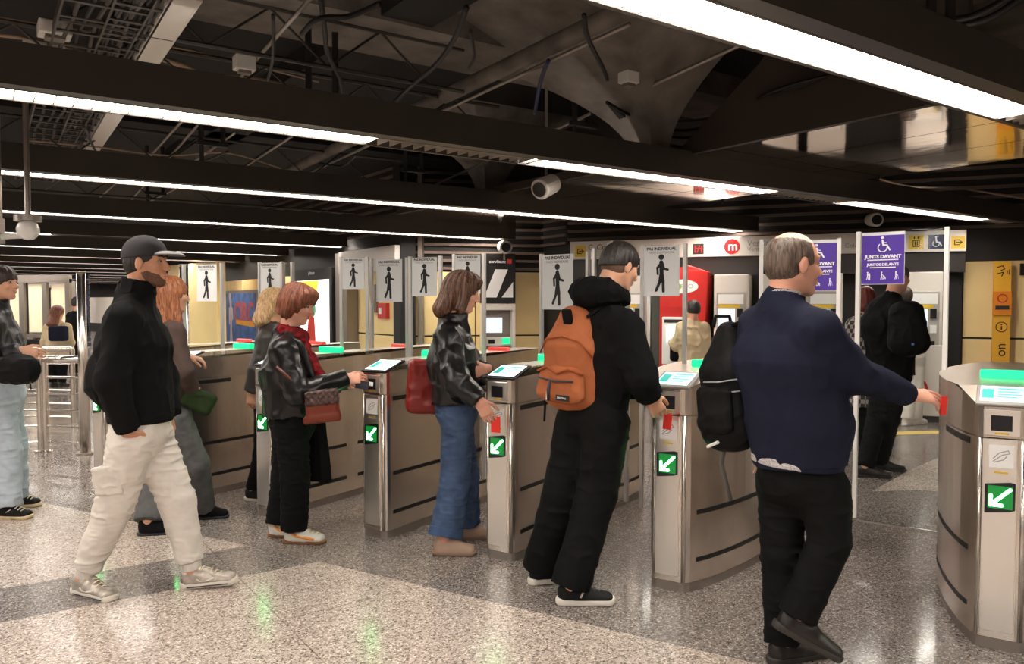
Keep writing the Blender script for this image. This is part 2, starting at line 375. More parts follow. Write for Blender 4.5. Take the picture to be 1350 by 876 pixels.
M_BEZG = mat('bezel_grey', (.35, .33, .31), .3, metal=.4)
M_STRIPE = mat('black_strip', (.006, .006, .006), .45)
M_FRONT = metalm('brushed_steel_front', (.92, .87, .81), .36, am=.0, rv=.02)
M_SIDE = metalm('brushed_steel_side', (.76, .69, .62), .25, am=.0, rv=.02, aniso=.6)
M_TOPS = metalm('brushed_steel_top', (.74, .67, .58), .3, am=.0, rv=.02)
M_GLASS = mat('clear_glass', (.93, .97, .96), .02, trans=1., ior=1.1, spec=.35, alpha=1.)
M_PROF = mat('aluminium_profile', (.62, .60, .58), .3, metal=.55)
M_PROFW = mat('white_profile', (.80, .78, .76), .4)
M_SIGNW = mat('sign_white', (.72, .72, .72), .45)
M_SIGNP = mat('sign_purple', (.085, .035, .34), .4)
M_INK = mat('ink_black', (.012, .012, .012), .5)
M_INKG = mat('ink_grey', (.38, .38, .38), .5)
M_INKW = mat('ink_white', (.88, .87, .9), .5)
M_CARDW = mat('card_sign_white', (.88, .87, .85), .4)
M_YELT = mat('yellow_tape', (.75, .5, .06), .4)
M_REDC = mat('red_card', (.75, .03, .02), .35)

GD = norm(np.array([655 / 1030., 1, 0])); GX = np.array([GD[1], -GD[0], 0.])
GROT = -math.atan2(GD[0], GD[1])
def plan_straight(w=.2, L=1.9):
    r = .03; h = w / 2
    return [(-h, .03), (-h + .012, .006), (-h + .03, 0), (h - .045, 0), (h - .02, .008), (h - .006, .022), (h, .045), (h, L - .05), (h - .03, L), (-h + .03, L), (-h, L - .05)]
def plan_lens(w=.2, L=1.9, b=.19, sides=(1, 1)):
    h = w / 2; n = 16; P = [(h - .045, 0), (h - .02, .006), (h - .004, .022)]
    for i in range(n + 1):
        t = i / n; P.append((h + sides[1] * b * math.sin(PI * t) ** .8 * (1 if t < 1 else 1) + .004, .03 + (L - .06) * t))
    P += [(h - .03, L), (-h + .03, L)]
    for i in range(n, -1, -1):
        t = i / n; P.append((-h - sides[0] * b * math.sin(PI * t) ** .8 - .004, .03 + (L - .06) * t))
    P += [(-h + .012, .006), (-h + .03, 0)]
    return P
def inset(P, k): # scale about the centre line in x only
    return [(x * k, y) for x, y in P]
def side_x(P, y, sgn):
    best = None
    for i in range(len(P)):
        (x0, y0), (x1, y1) = P[i], P[(i + 1) % len(P)]
        if (y0 - y) * (y1 - y) <= 0 and abs(y1 - y0) > 1e-9:
            x = x0 + (x1 - x0) * (y - y0) / (y1 - y0)
            if best is None or x * sgn > best * sgn: best = x
    return best
def fig_poly():
    """walking figure as thick strokes in a 1-high box"""
    L = [((0, .74), (0.01, .48), .085), ((-.005, .72), (-.10, .60), .05), ((-.10, .60), (-.09, .45), .045), ((.03, .71), (.07, .58), .05), ((.07, .58), (.17, .555), .045),
            ((.015, .48), (.05, .25), .07), ((.05, .25), (.06, .02), .06), ((-.0, .46), (-.03, .26), .07), ((-.03, .26), (-.13, .04), .055)]
    return [(a, b, w_ * 1.25) for a, b, w_ in L]
def strokes(mb, O, R, sc, segs, th=.0015, head=None):
    for (a, b, w_) in segs:
        a = np.array(a) * sc; b = np.array(b) * sc; w_ = w_ * sc; d = b - a; L = np.linalg.norm(d); d = d / (L + 1e-9); n = np.array([-d[1], d[0]])
        P = [];
        for k in range(7):
            an = -PI / 2 + PI * k / 6; P.append(b + (d * math.cos(an) + n * math.sin(an)) * w_ / 2)
        for k in range(7):
            an = PI / 2 + PI * k / 6; P.append(a + (d * math.cos(an) + n * math.sin(an)) * w_ / 2)
        mb.prism(P, 0, th, O, R)
    for (c, r) in (head or []):
        mb.prism([(c[0] * sc + r * sc * math.cos(2 * PI * k / 14), c[1] * sc + r * sc * math.sin(2 * PI * k / 14)) for k in range(14)], 0, th, O, R)
ARROWSEG = [((.36, .36), (-.3, -.3), .13), ((-.34, -.34), (-.34, .06), .13), ((-.34, -.34), (.06, -.34), .13)]
def make_gate(label, P, screen='teal', bands=(-1, 1)):
    t = thing('ticket_gate', label, 'ticket gate', (0, 0, 0), 0, 'steel ticket gates in the row', local=True)
    L = 1.9; H = 1.10; HF = 1.035
    b = MB(); b.prism(P, .05, .90); b.build('cabinet', [M_SIDE], t)
    pl = MB(); pl.prism(inset([(x, y + (.004 if y < .5 else -.004)) for x, y in P], .97), 0, .06); pl.build('plinth', M_GREY, t)
    # front face panel and the rounded corner strip
    f = MB(); f.b2(-.072, .052, -.006, .004, .08, .898); f.build('front_panel', M_FRONT, t, bevel=.002)
    k = MB(); k.tube([(.074, .010, .05), (.074, .010, .90)], .012, 10); k.tube([(-.082, .010, .05), (-.082, .010, .90)], .009, 8); k.build('corner_strip', M_STEEL2, t, smooth=True)
    # head: body with sloped display nose
    hd = MB(); n = len(P); ys = [y for x, y in P]
    def hz(y): return HF + min(max(y, 0) / .20, 1) * (H - HF)
    vs = [(x * 1.015, y - (.004 if y < .1 else 0), .905) for x, y in P]
    top = [(x * 1.015, y - (.004 if y < .1 else 0), hz(y)) for x, y in P]
    hd.add(vs + top, [tuple(range(n - 1, -1, -1))] + [(i, (i + 1) % n, n + (i + 1) % n, n + i) for i in range(n)])
    # top cap built as strips across
    cuts = [0.0, .03, .045, .2, .35, .5, .7, .9, 1.1, 1.3, 1.5, 1.7, 1.85, 1.9]; prev = None; tp = MB()
    for y in cuts:
        yy = min(max(y, .0005), L - .0005); xl = side_x(P, yy, -1); xr = side_x(P, yy, 1)
        if xl is None or xr is None: continue
        cur = ((xl * 1.02, y, hz(y) + .003), (xr * 1.02, y, hz(y) + .003))
        if prev: tp.add([prev[0], prev[1], cur[1], cur[0]], [(0, 1, 2, 3)])
        prev = cur
    hd.build('head', M_SIDE, t); tp.build('top_plate', M_TOPS, t, fix=False)
    # front of head panel
    f = MB(); f.b2(-.072, .060, -.010, .0, .915, HF - .012); f.build('reader_plate', M_FRONT, t, bevel=.002)
    sl = math.atan2(H - HF, .20); R = np.stack([(1, 0, 0), (0, math.cos(sl), math.sin(sl)), (0, -math.sin(sl), math.cos(sl))], 1)
    hs = MB(); hs.box((0, .095, HF + .095 * math.tan(sl) + .006), (.103, .102, .006), R); hs.build('display_frame', M_BEZG if screen == 'teal' else M_BEZEL, t, bevel=.004)
    s_ = MB(); s_.box((-.003, .098, HF + .098 * math.tan(sl) + .013), (.085, .078, .001), R); so = s_.build('display', M_SCR if screen == 'teal' else M_SCRW, t)
    ink = MB(); O = np.array([-.003, .098, HF + .098 * math.tan(sl) + .0145])
    for (x0, x1, y0, y1) in ((-.078, -.035, -.05, .045), (-.02, .075, .045, .058), (-.02, .06, .015, .026), (-.02, .07, -.012, -.002), (-.02, .05, -.04, -.03)):
        ink.box(O + R @ np.array([(x0 + x1) / 2, (y0 + y1) / 2, 0]), ((x1 - x0) / 2, (y1 - y0) / 2, .0006), R)
    ink.build('display_writing', M_SCRT, so)
    wn = MB(); wn.b2(-.045, .032, -.0125, -.009, .935, 1.0); wn.build('reader_window', M_BEZEL, t)
    y_ = MB(); y_.b2(-.03, .02, -.0125, -.009, .920, .928); y_.b2(-.03, .02, -.0085, -.005, .755, .763); y_.build('yellow_mark', M_YELT, t)
    cs = MB(); cs.b2(-.05, .04, -.0085, -.0055, .778, .875); co = cs.build('card_sign', M_CARDW, t, bevel=.001)
    RR = np.stack([(1, 0, 0), (0, 0, 1), (0, -1, 0)], 1); ic = MB()
    strokes(ic, (-.005, -.0088, .826), RR, .08, [((-.35, -.25), (.05, .1), .05), ((-.35, -.1), (-.1, .2), .05), ((-.1, .2), (.3, .35), .05), ((.05, .1), (.38, .2), .05), ((.38, .2), (.3, .35), .05), ((-.3, -.3), (.1, -.15), .05), ((.1, -.15), (.25, .05), .05)], .0006)
    ic.build('card_pictogram', M_INKG, co)
    ap = MB(); ap.prism([(-.062, -.072), (.030, -.058), (.048, -.05), (.048, .062), (.03, .066), (-.062, .052)], 0, .006, (0, -.006, .655), RR); ao = ap.build('arrow_panel', M_BEZEL, t)
    g2 = MB(); g2.box((-.006, -.0125, .655), (.045, .001, .048)); g2.build('green_field', M_GREENB, ao)
    ar = MB(); strokes(ar, (-.006, -.0136, .655), RR, .098, ARROWSEG, .001); ar.build('arrow', M_ARROW, ao)
    for sg in bands:
        for (z, h, ss) in ((.875, .014, ((.07, .42), (1.45, 1.8))), (.405, .012, ((.07, .68), (.80, 1.1), (1.2, 1.8))), (.16, .012, ((.07, .68), (.80, 1.1), (1.2, 1.8)))):
            for (ya, yb) in ss:
                m_ = MB(); nn = 8
                for i in range(nn):
                    y0 = ya + (yb - ya) * i / nn; y1 = ya + (yb - ya) * (i + 1) / nn; x0 = side_x(P, y0, sg); x1 = side_x(P, y1, sg)
                    m_.add([(x0 + sg * .002, y0, z - h), (x1 + sg * .002, y1, z - h), (x1 + sg * .002, y1, z + h), (x0 + sg * .002, y0, z + h), (x0 - sg * .003, y0, z - h), (x1 - sg * .003, y1, z - h), (x1 - sg * .003, y1, z + h), (x0 - sg * .003, y0, z + h)], [(0, 1, 2, 3), (0, 1, 5, 4), (3, 2, 6, 7), (4, 5, 6, 7)])
                m_.build('side_strip', M_STRIPE, t)
    li = MB(); li.b2(-.105, .105, .60, .66, H, H + .045); li.build('green_indicator', M_TEAL, t, bevel=.01)
    li = MB(); li.b2(-.09, .09, 1.40, 1.45, H, H + .03); li.build('red_indicator', M_REDL, t, bevel=.008)
    return t
FRONTS = [G(350, 682), G(493, 709), G(658, 738.5), G(881, 778.5), G(1316, 858)]
step = FRONTS[0] - FRONTS[1]
FR0 = FRONTS[0] + step * .98; FRm = FR0 + step * .98
A = make_gate('steel ticket gate right of the woman in jeans, white-lit screen, beside the orange backpack', plan_straight(), 'white')
GA = copy_tree(A); GB = copy_tree(A); GC = copy_tree(A); GDD = copy_tree(A)
B = make_gate('curved steel ticket gate mid picture, under the hand of the man with rust backpack', plan_lens(), 'teal')
B2 = copy_tree(B)
for ch in list(B2.children):
    if ch.name.startswith('red_indicator'): bpy.data.objects.remove(ch)
for o, f, lab in ((A, FRONTS[2], None), (GA, FRONTS[1], 'steel ticket gate where the red-haired woman holds her card, red bag beside it'),
                  (GB, FRONTS[0], 'steel ticket gate half hidden behind the woman in the black leather jacket'),
                  (GC, FR0, 'steel ticket gate with dark side behind the long-haired woman, left of the leather jacket women'),
                  (GDD, FRm, 'leftmost ticket gate, mostly hidden behind the man in the black cap'),
                  (B, FRONTS[3], None), (B2, FRONTS[4], 'curved steel ticket gate at the right edge, green bar on top')):
    o.location = (f[0], f[1], 0); o.rotation_euler = (0, 0, GROT)
    if lab: o['label'] = lab
# glass leaves with their sign plates
def leaf(gate, px0, px1, D0, D1, sign=None, kind='walk', zt=1.825, zb=.19, posts=(1, 1), prof=None, sw=None):
    a = atY(px0, HOR, D0); b = atY(px1, HOR, D1); a[2] = b[2] = 0; r = norm(b - a); n = np.cross(r, (0, 0, 1.)); L = np.linalg.norm(b - a)
    R3 = np.stack([r, (0, 0, 1), n], 1)                  # right, up, towards the camera
    lf = MB(); lf.box(((a + b) / 2)[:2].tolist() + [(zt + zb) / 2], (L / 2, .005, (zt - zb) / 2), np.stack([r, -n, (0, 0, 1)], 1)); lo = lf.build('glass_flap', M_GLASS, None); lo.parent = gate; lo.matrix_parent_inverse = mw(gate).inverted()
    prof = prof or M_PROF; pr = MB()
    if posts[0]: pr.beam(a + [0, 0, zb], a + [0, 0, zt + .005], .022, .03, up=(*n[:2], 0))
    if posts[1]: pr.beam(b + [0, 0, zb], b + [0, 0, zt + .005], .022, .03, up=(*n[:2], 0))
    if pr.v: pr.build('edge_profile', prof, lo)
    if sign:
        sa, sb = [(s_ - px0) / (px1 - px0) * L for s_ in sign]; W = sb - sa; Hs = W * (1.36 if kind == 'walk' else 1.30); 
        O = a + r * (sa + W / 2) + n * .007; O[2] = zt - Hs / 2 - .005
        pm = MB(); pm.box(O, (W / 2, .0015, Hs / 2), np.stack([r, -n, (0, 0, 1)], 1)); pm.build('sign_plate', M_SIGNW if kind == 'walk' else M_SIGNW, lo)
        F = O + n * .0025; up = np.array([0, 0, 1.])
        if kind == 'walk':
            fg = MB(); strokes(fg, F - up * Hs * .42, R3, Hs * .80, fig_poly(), .001, [((0.0, .87), .072)]); fg.build('walking_figure', M_INK, lo)
            text('sign_lettering', 'PAS INDIVIDUAL', W * .112, M_INK, F + up * Hs * .44, R3, lo, bold=.0006)
            text('sign_lettering', 'PASO INDIVIDUAL', W * .088, M_INKG, F + up * Hs * .365, R3, lo)
        else:
            pp = MB(); pp.box(O + n * .002 - up * Hs * .025, (W / 2 * .985, .001, Hs / 2 * .93), np.stack([r, -n, (0, 0, 1)], 1)); pp.build('purple_field', M_SIGNP, lo)
            F = F + n * .001; wc = MB()
            strokes(wc, F + up * Hs * .26, R3, Hs * .34, [((-.02, .22), (.02, -.02), .10), ((.02, -.02), (.22, -.04), .085), ((.22, -.04), (.36, -.3), .08), ((-.01, .12), (.18, .10), .05)] +
                    [((-.02 + .24 * math.cos(a1) - 0, -.16 + .24 * math.sin(a1)), (-.02 + .24 * math.cos(a1 + .42), -.16 + .24 * math.sin(a1 + .42)), .055) for a1 in [2.3 + .4 * k for k in range(10)]], .001, [((-.03, .40), .08)])
            wc.build('wheelchair_symbol', M_INKW, lo)
            text('sign_lettering', 'JUNTS DAVANT', W * .118, M_INKW, F + up * Hs * .03, R3, lo, bold=.0012)
            text('sign_lettering', 'JUNTOS DELANTE', W * .09, M_INKW, F - up * Hs * .12, R3, lo, bold=.0008)
            for zz_, ww in ((-.03, .36), (-.175, .30)):
                q_ = MB(); q_.box(F + up * Hs * zz_, (W * ww, .0006, W * .012), np.stack([r, -n, (0, 0, 1)], 1)); q_.build('small_print_line', M_INKW, lo)
            for q, dx in enumerate((-.33, 0, .33)):
                s2 = MB(); st = [((0, .3), (0, .02), .13), ((0, .02), (-.1, -.38), .08), ((0, .02), (.1, -.38), .08), ((0, .26), (.2, .05), .07)]
                hh = [((0, .45), .09)]
                if q == 0: st += [((.22, .16), (.22, -.1), .13), ((.22, -.1), (.22, -.38), .12)]; hh += [((.22, .28), .08)]
                if q == 1: st += [((.2, .02), (.42, -.18), .13), ((.2, -.18), (.42, -.3), .06)]; hh += [((.22, -.33), .06), ((.42, -.33), .06)]
                if q == 2: st += [((.22, .05), (.3, -.38), .03)]
                strokes(s2, F - up * Hs * .34 + r * (dx * W - .02 * W), R3, Hs * .16, st, .001, hh); s2.build('passenger_symbol', M_INKW, lo)
    return lo
leaf(GDD, 243, 293, 7.25, 7.05, (261, 287))
leaf(GC, 343, 372, 6.85, 6.75, (344, 370)); leaf(GC, 374, 386, 6.95, 6.85, None)
leaf(GB, 450, 484, 6.12, 6.10, (452, 481)); leaf(GB, 490, 537, 6.35, 6.2, (497, 531))
leaf(GA, 541, 581, 6.05, 5.95, (544, 577)); leaf(GA, 599, 638, 5.75, 5.65, (601, 634))
leaf(A, 714, 775, 5.75, 5.45, (716, 757)); leaf(A, 783, 827, 5.15, 5.0, None)
leaf(B, 847, 903, 4.85, 4.72, (849, 896)); leaf(B, 1003, 1105, 4.78, 4.62, (1050, 1104), 'purple', 1.85, prof=M_PROFW)
leaf(B2, 1131, 1247, 4.62, 4.32, (1136, 1194), 'purple', 1.885, prof=M_PROFW)

# ---------------------------------------------------------------- barrier rails at the left
def barrier(label, a, b, top=.93, n=5, tall_end=0.):
    t = thing('barrier_rail', label, 'barrier', (a + b) / 2, group='steel barriers left of the gates')
    for q in (a, b):
        m = MB(); m.tube([q + [0, 0, .0], q + [0, 0, top]], .03, 12); m.tube([q, q + [0, 0, .012]], .06, 14); m.build('post', M_STEEL2, t, smooth=False)
    for i in range(n):
        z = .1 + (top - .28) * i / (n - 1); m = MB(); m.tube([a + [0, 0, z], b + [0, 0, z]], .011, 8); m.build('rail', M_STEEL2, t)
    m = MB(); m.tube([a + [0, 0, top], b + [0, 0, top]], .04, 14); m.build('handrail', M_STEEL2, t, smooth=True)
    return t
pA = G(61, 596); pB = G(116, 598); barrier('steel tube barrier left of the man in the black cap, nearer one', pA, pB, .92)
pC = G(97, 561); pD = pC + norm(pC - pA) * .0 + np.array([-1.7, .25, 0]); barrier('steel tube barrier seen through the nearer one, further back', pD, pC, .92)
pE = pA + np.array([-1.4, -.1, 0]); barrier('steel tube barrier behind the woman in the puffer jacket', pE, pA + [-.05, 0, 0], .92)
def tall_post(label, q, h):
    t = thing('glass_post', label, 'post', q, group='tall steel posts')
    m = MB(); m.tube([q, q + [0, 0, h]], .042, 18); m.build('tube', M_STEEL2, t, smooth=True)
    m = MB(); m.tube([q + [0, 0, h], q + [0, 0, h + .012]], .046, 18); m.tube([q, q + [0, 0, .015]], .08, 18); m.build('cap', M_STEEL, t)
tall_post('tall round steel post just left of the man in the black cap', G(116, 596) + [.02, -.1, 0], 1.77)
q = atY(243, HOR, 7.5); q[2] = 0; tall_post('tall steel post right of the long wavy-haired woman', q, 1.83)
# ---------------------------------------------------------------- ticket wall: sign band, machines, totem
M_MACH = mat('machine_grey', (.72, .66, .60), .35)
M_MACHD = mat('machine_dark', (.045, .04, .038), .2)
M_RED = mat('machine_red', (.62, .03, .025), .3, coat=.4)
M_BANDW = mat('sign_band_white', (.74, .69, .63), .35)
M_LOGO = mat('logo_red', (.58, .02, .02), .4)
M_ORANGE = mat('totem_orange', (.80, .26, .02), .4)
M_AMBER = mat('totem_amber', (.85, .45, .04), .4)
M_BLUE = mat('icon_blue', (.01, .02, .08), .4)
M_SCRB = mat('machine_screen', (.6, .7, .8), .2, emit=(.8, .88, .95), es=.3)
M_POST = mat('poster_blue', (.06, .16, .5), .4, noise=(5, .5, (1, 1, 1)))
M_GRN = mat('logo_green', (.25, .5, .05), .4)
def wallR(d): n = np.array([d[1], -d[0], 0.]); return np.stack([d, (0, 0, 1), n], 1)
WR3 = wallR(WD)
def sb(mb, O, x0, x1, z0, z1, t0, t1, R=None):     # box on a wall: along, up, out
    R = WR3 if R is None else R
    c = O + R[:, 0] * (x0 + x1) / 2 + R[:, 1] * (z0 + z1) / 2 + R[:, 2] * (t0 + t1) / 2
    mb.box(c, ((x1 - x0) / 2, (z1 - z0) / 2, (t1 - t0) / 2), R); return mb
def along(px, off=0.): return float((wp(px, off) - WA) @ WD)
# band
t = thing('station_sign_band', 'long pale sign band with red round logo above the ticket machines', 'sign', (WA + WB) / 2 + [0, 0, 2.1])
x0, x1 = along(751, .45), along(1272, .45); O = WA + WN * .45
bandb = MB(); sb(bandb, O, x0, x1, 2.12, 2.385, -.06, 0); bo = bandb.build('band', M_BANDW, t, bevel=.004)
hp = MB(); sb(hp, O, x0, x1, 1.86, 2.11, -.10, -.04); hp.build('lower_fascia', M_MACHD, t)
cx = along(964, .45); lg = MB(); lg.prism([(.105 * math.cos(a), .105 * math.sin(a)) for a in np.linspace(0, 2 * PI, 33)[:-1]], 0, .004, O + WD * cx + [0, 0, 2.25], WR3); lo = lg.build('round_logo', M_LOGO, bo)
F = O + WN * .006
text('logo_letter', 'm', .17, M_INKW, F + WD * (cx + .012) + [0, 0, 2.25], WR3, bo, bold=.004)
text('lettering', 'Venda de títols', .115, M_INKG, F + WD * along(984, .45) + [0, 0, 2.29], WR3, bo, 'LEFT', ext=.001)
text('lettering', 'Venta de títulos', .085, M_INKG, F + WD * along(984, .45) + [0, 0, 2.205], WR3, bo, 'LEFT')
text('lettering', 'C. Colom', .11, M_INK, F + WD * along(775, .45) + [0, 0, 2.29], WR3, bo, 'LEFT')
text('lettering', 'Colom', .08, M_INKG, F + WD * along(1112, .45) + [0, 0, 2.22], WR3, bo, 'LEFT')
def icon(px0, px1, m, segs, ink, heads=None):
    a = along(px0, .45); b = along(px1, .45); W = b - a; mb = MB(); sb(mb, O, a, b, 2.155, 2.155 + W, 0, .004); mb.build('icon_plate', m, bo)
    s_ = MB(); strokes(s_, O + WN * .004 + WD * (a + b) / 2 + [0, 0, 2.155 + W / 2], WR3, W, segs, .002, heads); s_.build('icon', ink, bo)
arr = [((-.25, .2), (-.25, -.2), .08), ((-.25, -.2), (.1, -.2), .08), ((-.25, .2), (.1, .2), .08), ((-.1, 0), (.3, 0), .08), ((.3, 0), (.15, .12), .07), ((.3, 0), (.15, -.12), .07)]
icon(758, 772, M_YELT, arr, M_INK); icon(913, 927, M_MACHD, [((-.3, -.3), (-.3, .3), .12), ((-.1, -.3), (.1, .3), .1), ((.3, -.3), (.3, .2), .12), ((-.3, .1), (.3, .0), .1)], M_LOGO)
icon(1196, 1216, M_YELT, [((-.2, -.3), (-.2, .15), .06), ((.2, -.3), (.2, .15), .06), ((-.2, .15), (.2, .15), .06), ((-.2, -.3), (.2, -.3), .06), ((-.07, -.2), (-.07, .05), .07), ((.07, -.2), (.07, .05), .07), ((-.12, .3), (-.12, .38), .08), ((.12, .3), (.12, .38), .08)], M_INK)
icon(1222, 1243, M_BLUE, [((-.02, .2), (.02, -.02), .10), ((.02, -.02), (.2, -.04), .08), ((.2, -.04), (.32, -.28), .08)] + [((-.02 + .2 * math.cos(a1), -.14 + .2 * math.sin(a1)), (-.02 + .2 * math.cos(a1 + .42), -.14 + .2 * math.sin(a1 + .42)), .05) for a1 in [2.3 + .4 * k for k in range(10)]], M_INKW, [((-.03, .33), .07)])
icon(1252, 1270, M_YELT, arr, M_INK)
# ticket machines
def machine(label, px0, px1, top=1.86, red=False):
    a = along(px0, .8); b = along(px1, .8); W = b - a; O = WA + WN * .55; c = O + WD * (a + b) / 2
    t = thing('ticket_machine', label, 'ticket machine', c, group='ticket machines along the wall')
    m = MB(); sb(m, O, a, b, .08, .95, -.5, .25); sb(m, O, a + .01, b - .01, .95, top, -.5, .10); m.build('cabinet', M_MACH, t, bevel=.01)
    m = MB(); sb(m, O, a + .02, b - .02, 0, .08, -.45, .22); m.build('plinth', M_MACHD, t)
    m = MB(); sb(m, O, a + W * .1, b - W * .1, .78, 1.62, .10, .125); fp = m.build('front_plate', mat('plate_grey', (.45, .42, .38), .35, metal=.3), t, bevel=.006)
    m = MB(); sb(m, O, a + W * .15, b - W * .15, 1.46, 1.59, .125, .135); m.build('top_label', M_CARDW, fp)
    m = MB(); sb(m, O, a + W * .15, a + W * .62, 1.10, 1.40, .125, .133); m.build('screen', M_SCRB, fp)
    m = MB(); sb(m, O, a + W * .68, b - W * .17, 1.28, 1.40, .125, .14); m.build('keypad', M_BEZEL, fp)
    m = MB(); sb(m, O, a + W * .68, b - W * .17, 1.10, 1.2, .125, .145); m.build('coin_slot', M_CARDW, fp)
    m = MB(); sb(m, O, a + W * .2, a + W * .8, .86, 1.0, .125, .135); m.build('ticket_tray', M_BEZEL, fp)
    m = MB(); sb(m, O, a + W * .15, a + W * .75, 1.405, 1.455, .125, .14); m.build('yellow_label', M_YELT, fp)
    m = MB(); q = O + WD * (a + W * .35) + WN * .252 + np.array([0, 0, .42]); m.prism([(.13 * math.cos(x), .13 * math.sin(x)) for x in np.linspace(0, 2 * PI, 29)[:-1]], 0, .003, q, WR3); lo = m.build('round_logo', M_LOGO, t)
    text('logo_letter', 'm', .2, M_INKW, q + WN * .005, WR3, t, bold=.004)
    return t
machine('grey ticket machine with steel front plate at the right, behind the walking pair', 1190, 1246)
machine('pale ticket machine just right of the red cash machine, yellow label', 938, 986)
machine('ticket machine seen between the two purple signs', 1060, 1112)
machine('ticket machine left of the red cash machine, behind the glass flap', 806, 848)
machine('ticket machine hidden behind the head of the man in navy', 1000, 1048)
# red arched cash machine
a = along(866, .8); b = along(930, .8); W = b - a; O = WA + WN * .6; c = O + WD * (a + b) / 2
t = thing('red_cash_machine', 'red cash machine with curved top and white oval, behind the person in the beige jacket', 'cash machine', c)
m = MB(); P = [(a + .02, .05), (b - .12, .05)] + [(b - .12 + .14 * math.sin(k / 8 * 1.35), .05 + 1.85 * k / 8) for k in range(1, 9)] + [(a + W * .6, 2.0), (a + W * .3, 1.93), (a + .02, 1.78)]
m.prism(P, -.4, .12, O, WR3); m.build('red_body', M_RED, t, bevel=.012)
m = MB(); sb(m, O, a + .06, a + W * .66, .62, 1.28, .12, .135); fp = m.build('front_plate', M_CARDW, t, bevel=.02)
m = MB(); sb(m, O, a + .12, a + W * .55, .92, 1.16, .135, .145); m.build('screen', M_SCRB, fp)
m = MB(); sb(m, O, a + .09, a + W * .6, 1.2, 1.245, .135, .14); m.build('card_slot', M_MACHD, fp)
m = MB(); m.prism([(a + W * .5 + W * .33 * math.cos(x), 1.70 + .095 * math.sin(x)) for x in np.linspace(0, 2 * PI, 29)[:-1]], .12, .128, O, WR3); ov = m.build('white_oval', M_CARDW, t)
m = MB(); m.prism([(a + W * .42 + .045 * math.cos(x), 1.70 + .045 * math.sin(x)) for x in np.linspace(0, 2 * PI, 17)[:-1]], .128, .131, O, WR3); m.build('green_dot', M_GRN, ov)
text('lettering', 'PISO', .085, M_INKG, O + WD * (a + W * .60) + [0, 0, 1.70] + WN * .131, WR3, ov)
m = MB(); sb(m, O, a + .03, b - .16, 1.40, 1.415, .12, .128); m.build('trim_line', M_LOGO, t)
# dark pillar left of it
m = MB(); a = along(859, .5); b = along(871, .5); sb(m, WA + WN * .4, a, b, 0, 1.86, -.3, .1); trim(m, mat('pillar_grey', (.09, .10, .085), .4))
m = MB(); a = along(845, .5); b = along(857, .5); sb(m, WA + WN * .4, a, b, 0, 1.9, -.3, .1); trim(m, M_CARDW)
m = MB(); a = along(1249, .2); b = along(1266, .2); sb(m, WA, a, b, 0, 2.4, 0, .25); trim(m, M_BLACK)
# yellow information totem
O = WA + WN * .12; a = along(1308, .12); b = along(1331, .12); W = b - a
t = thing('tactile_totem', 'tall orange and yellow information strip on the yellow wall at the right edge', 'information post', O + WD * (a + b) / 2)
m = MB(); sb(m, O, a, b, .5, 1.99, 0, .05); to = m.build('strip', M_AMBER, t, bevel=.004)
m = MB(); sb(m, O, a - .01, b + .01, 1.32, 1.62, .05, .075); oo = m.build('help_point', M_ORANGE, t, bevel=.006)
q = O + WD * (a + b) / 2
m = MB(); Rg = .05; strokes(m, q + WN * .076 + [0, 0, 1.53], WR3, 1., [((Rg * math.cos(x), Rg * math.sin(x)), (Rg * math.cos(x + .5), Rg * math.sin(x + .5)), .014) for x in np.arange(0, 6.2, .45)], .003); m.build('call_button', M_LOGO, oo)
m = MB(); sb(m, O, a + .02, b - .02, 1.39, 1.44, .075, .08); m.build('speaker_slot', M_MACHD, oo)
m = MB(); strokes(m, q + WN * .051 + [0, 0, 1.86], WR3, .2, [((-.3, .3), (0, .4), .06), ((0, .4), (.1, .2), .06), ((.1, .2), (-.1, .1), .06), ((-.3, -.1), (.05, -.0), .06), ((.05, 0), (-.05, -.25), .06), ((.25, -.1), (.25, .1), .04), ((.35, -.15), (.35, .15), .04)], .002); m.build('listening_symbol', M_INK, to)
m = MB(); Rg = .062; strokes(m, q + WN * .051 + [0, 0, 1.17], WR3, 1., [((Rg * math.cos(x), Rg * math.sin(x)), (Rg * math.cos(x + .5), Rg * math.sin(x + .5)), .01) for x in np.arange(0, 6.2, .45)] + [((0, .005), (0, -.035), .014)], .003, [((0, .03), .009)]); m.build('info_symbol', M_INK, to)
text('lettering', 'on', .16, M_INK, q + WN * .052 + [0, 0, .88], np.stack([WR3[:, 1], -WR3[:, 0], WR3[:, 2]], 1), to)
m = MB(); sb(m, WA + WN * .05, along(1343, .05), along(1343, .05) + .5, 1.82, 1.97, 0, .03); t = m.build('wall_sign', M_BLACK, None); tag(t, 'small black sign on yellow wall cut by the right edge', 'sign')
text('sign_lettering', 'E', .12, M_INKW, WA + WN * .085 + WD * (along(1343, .05) + .1) + [0, 0, 1.895], WR3, t)

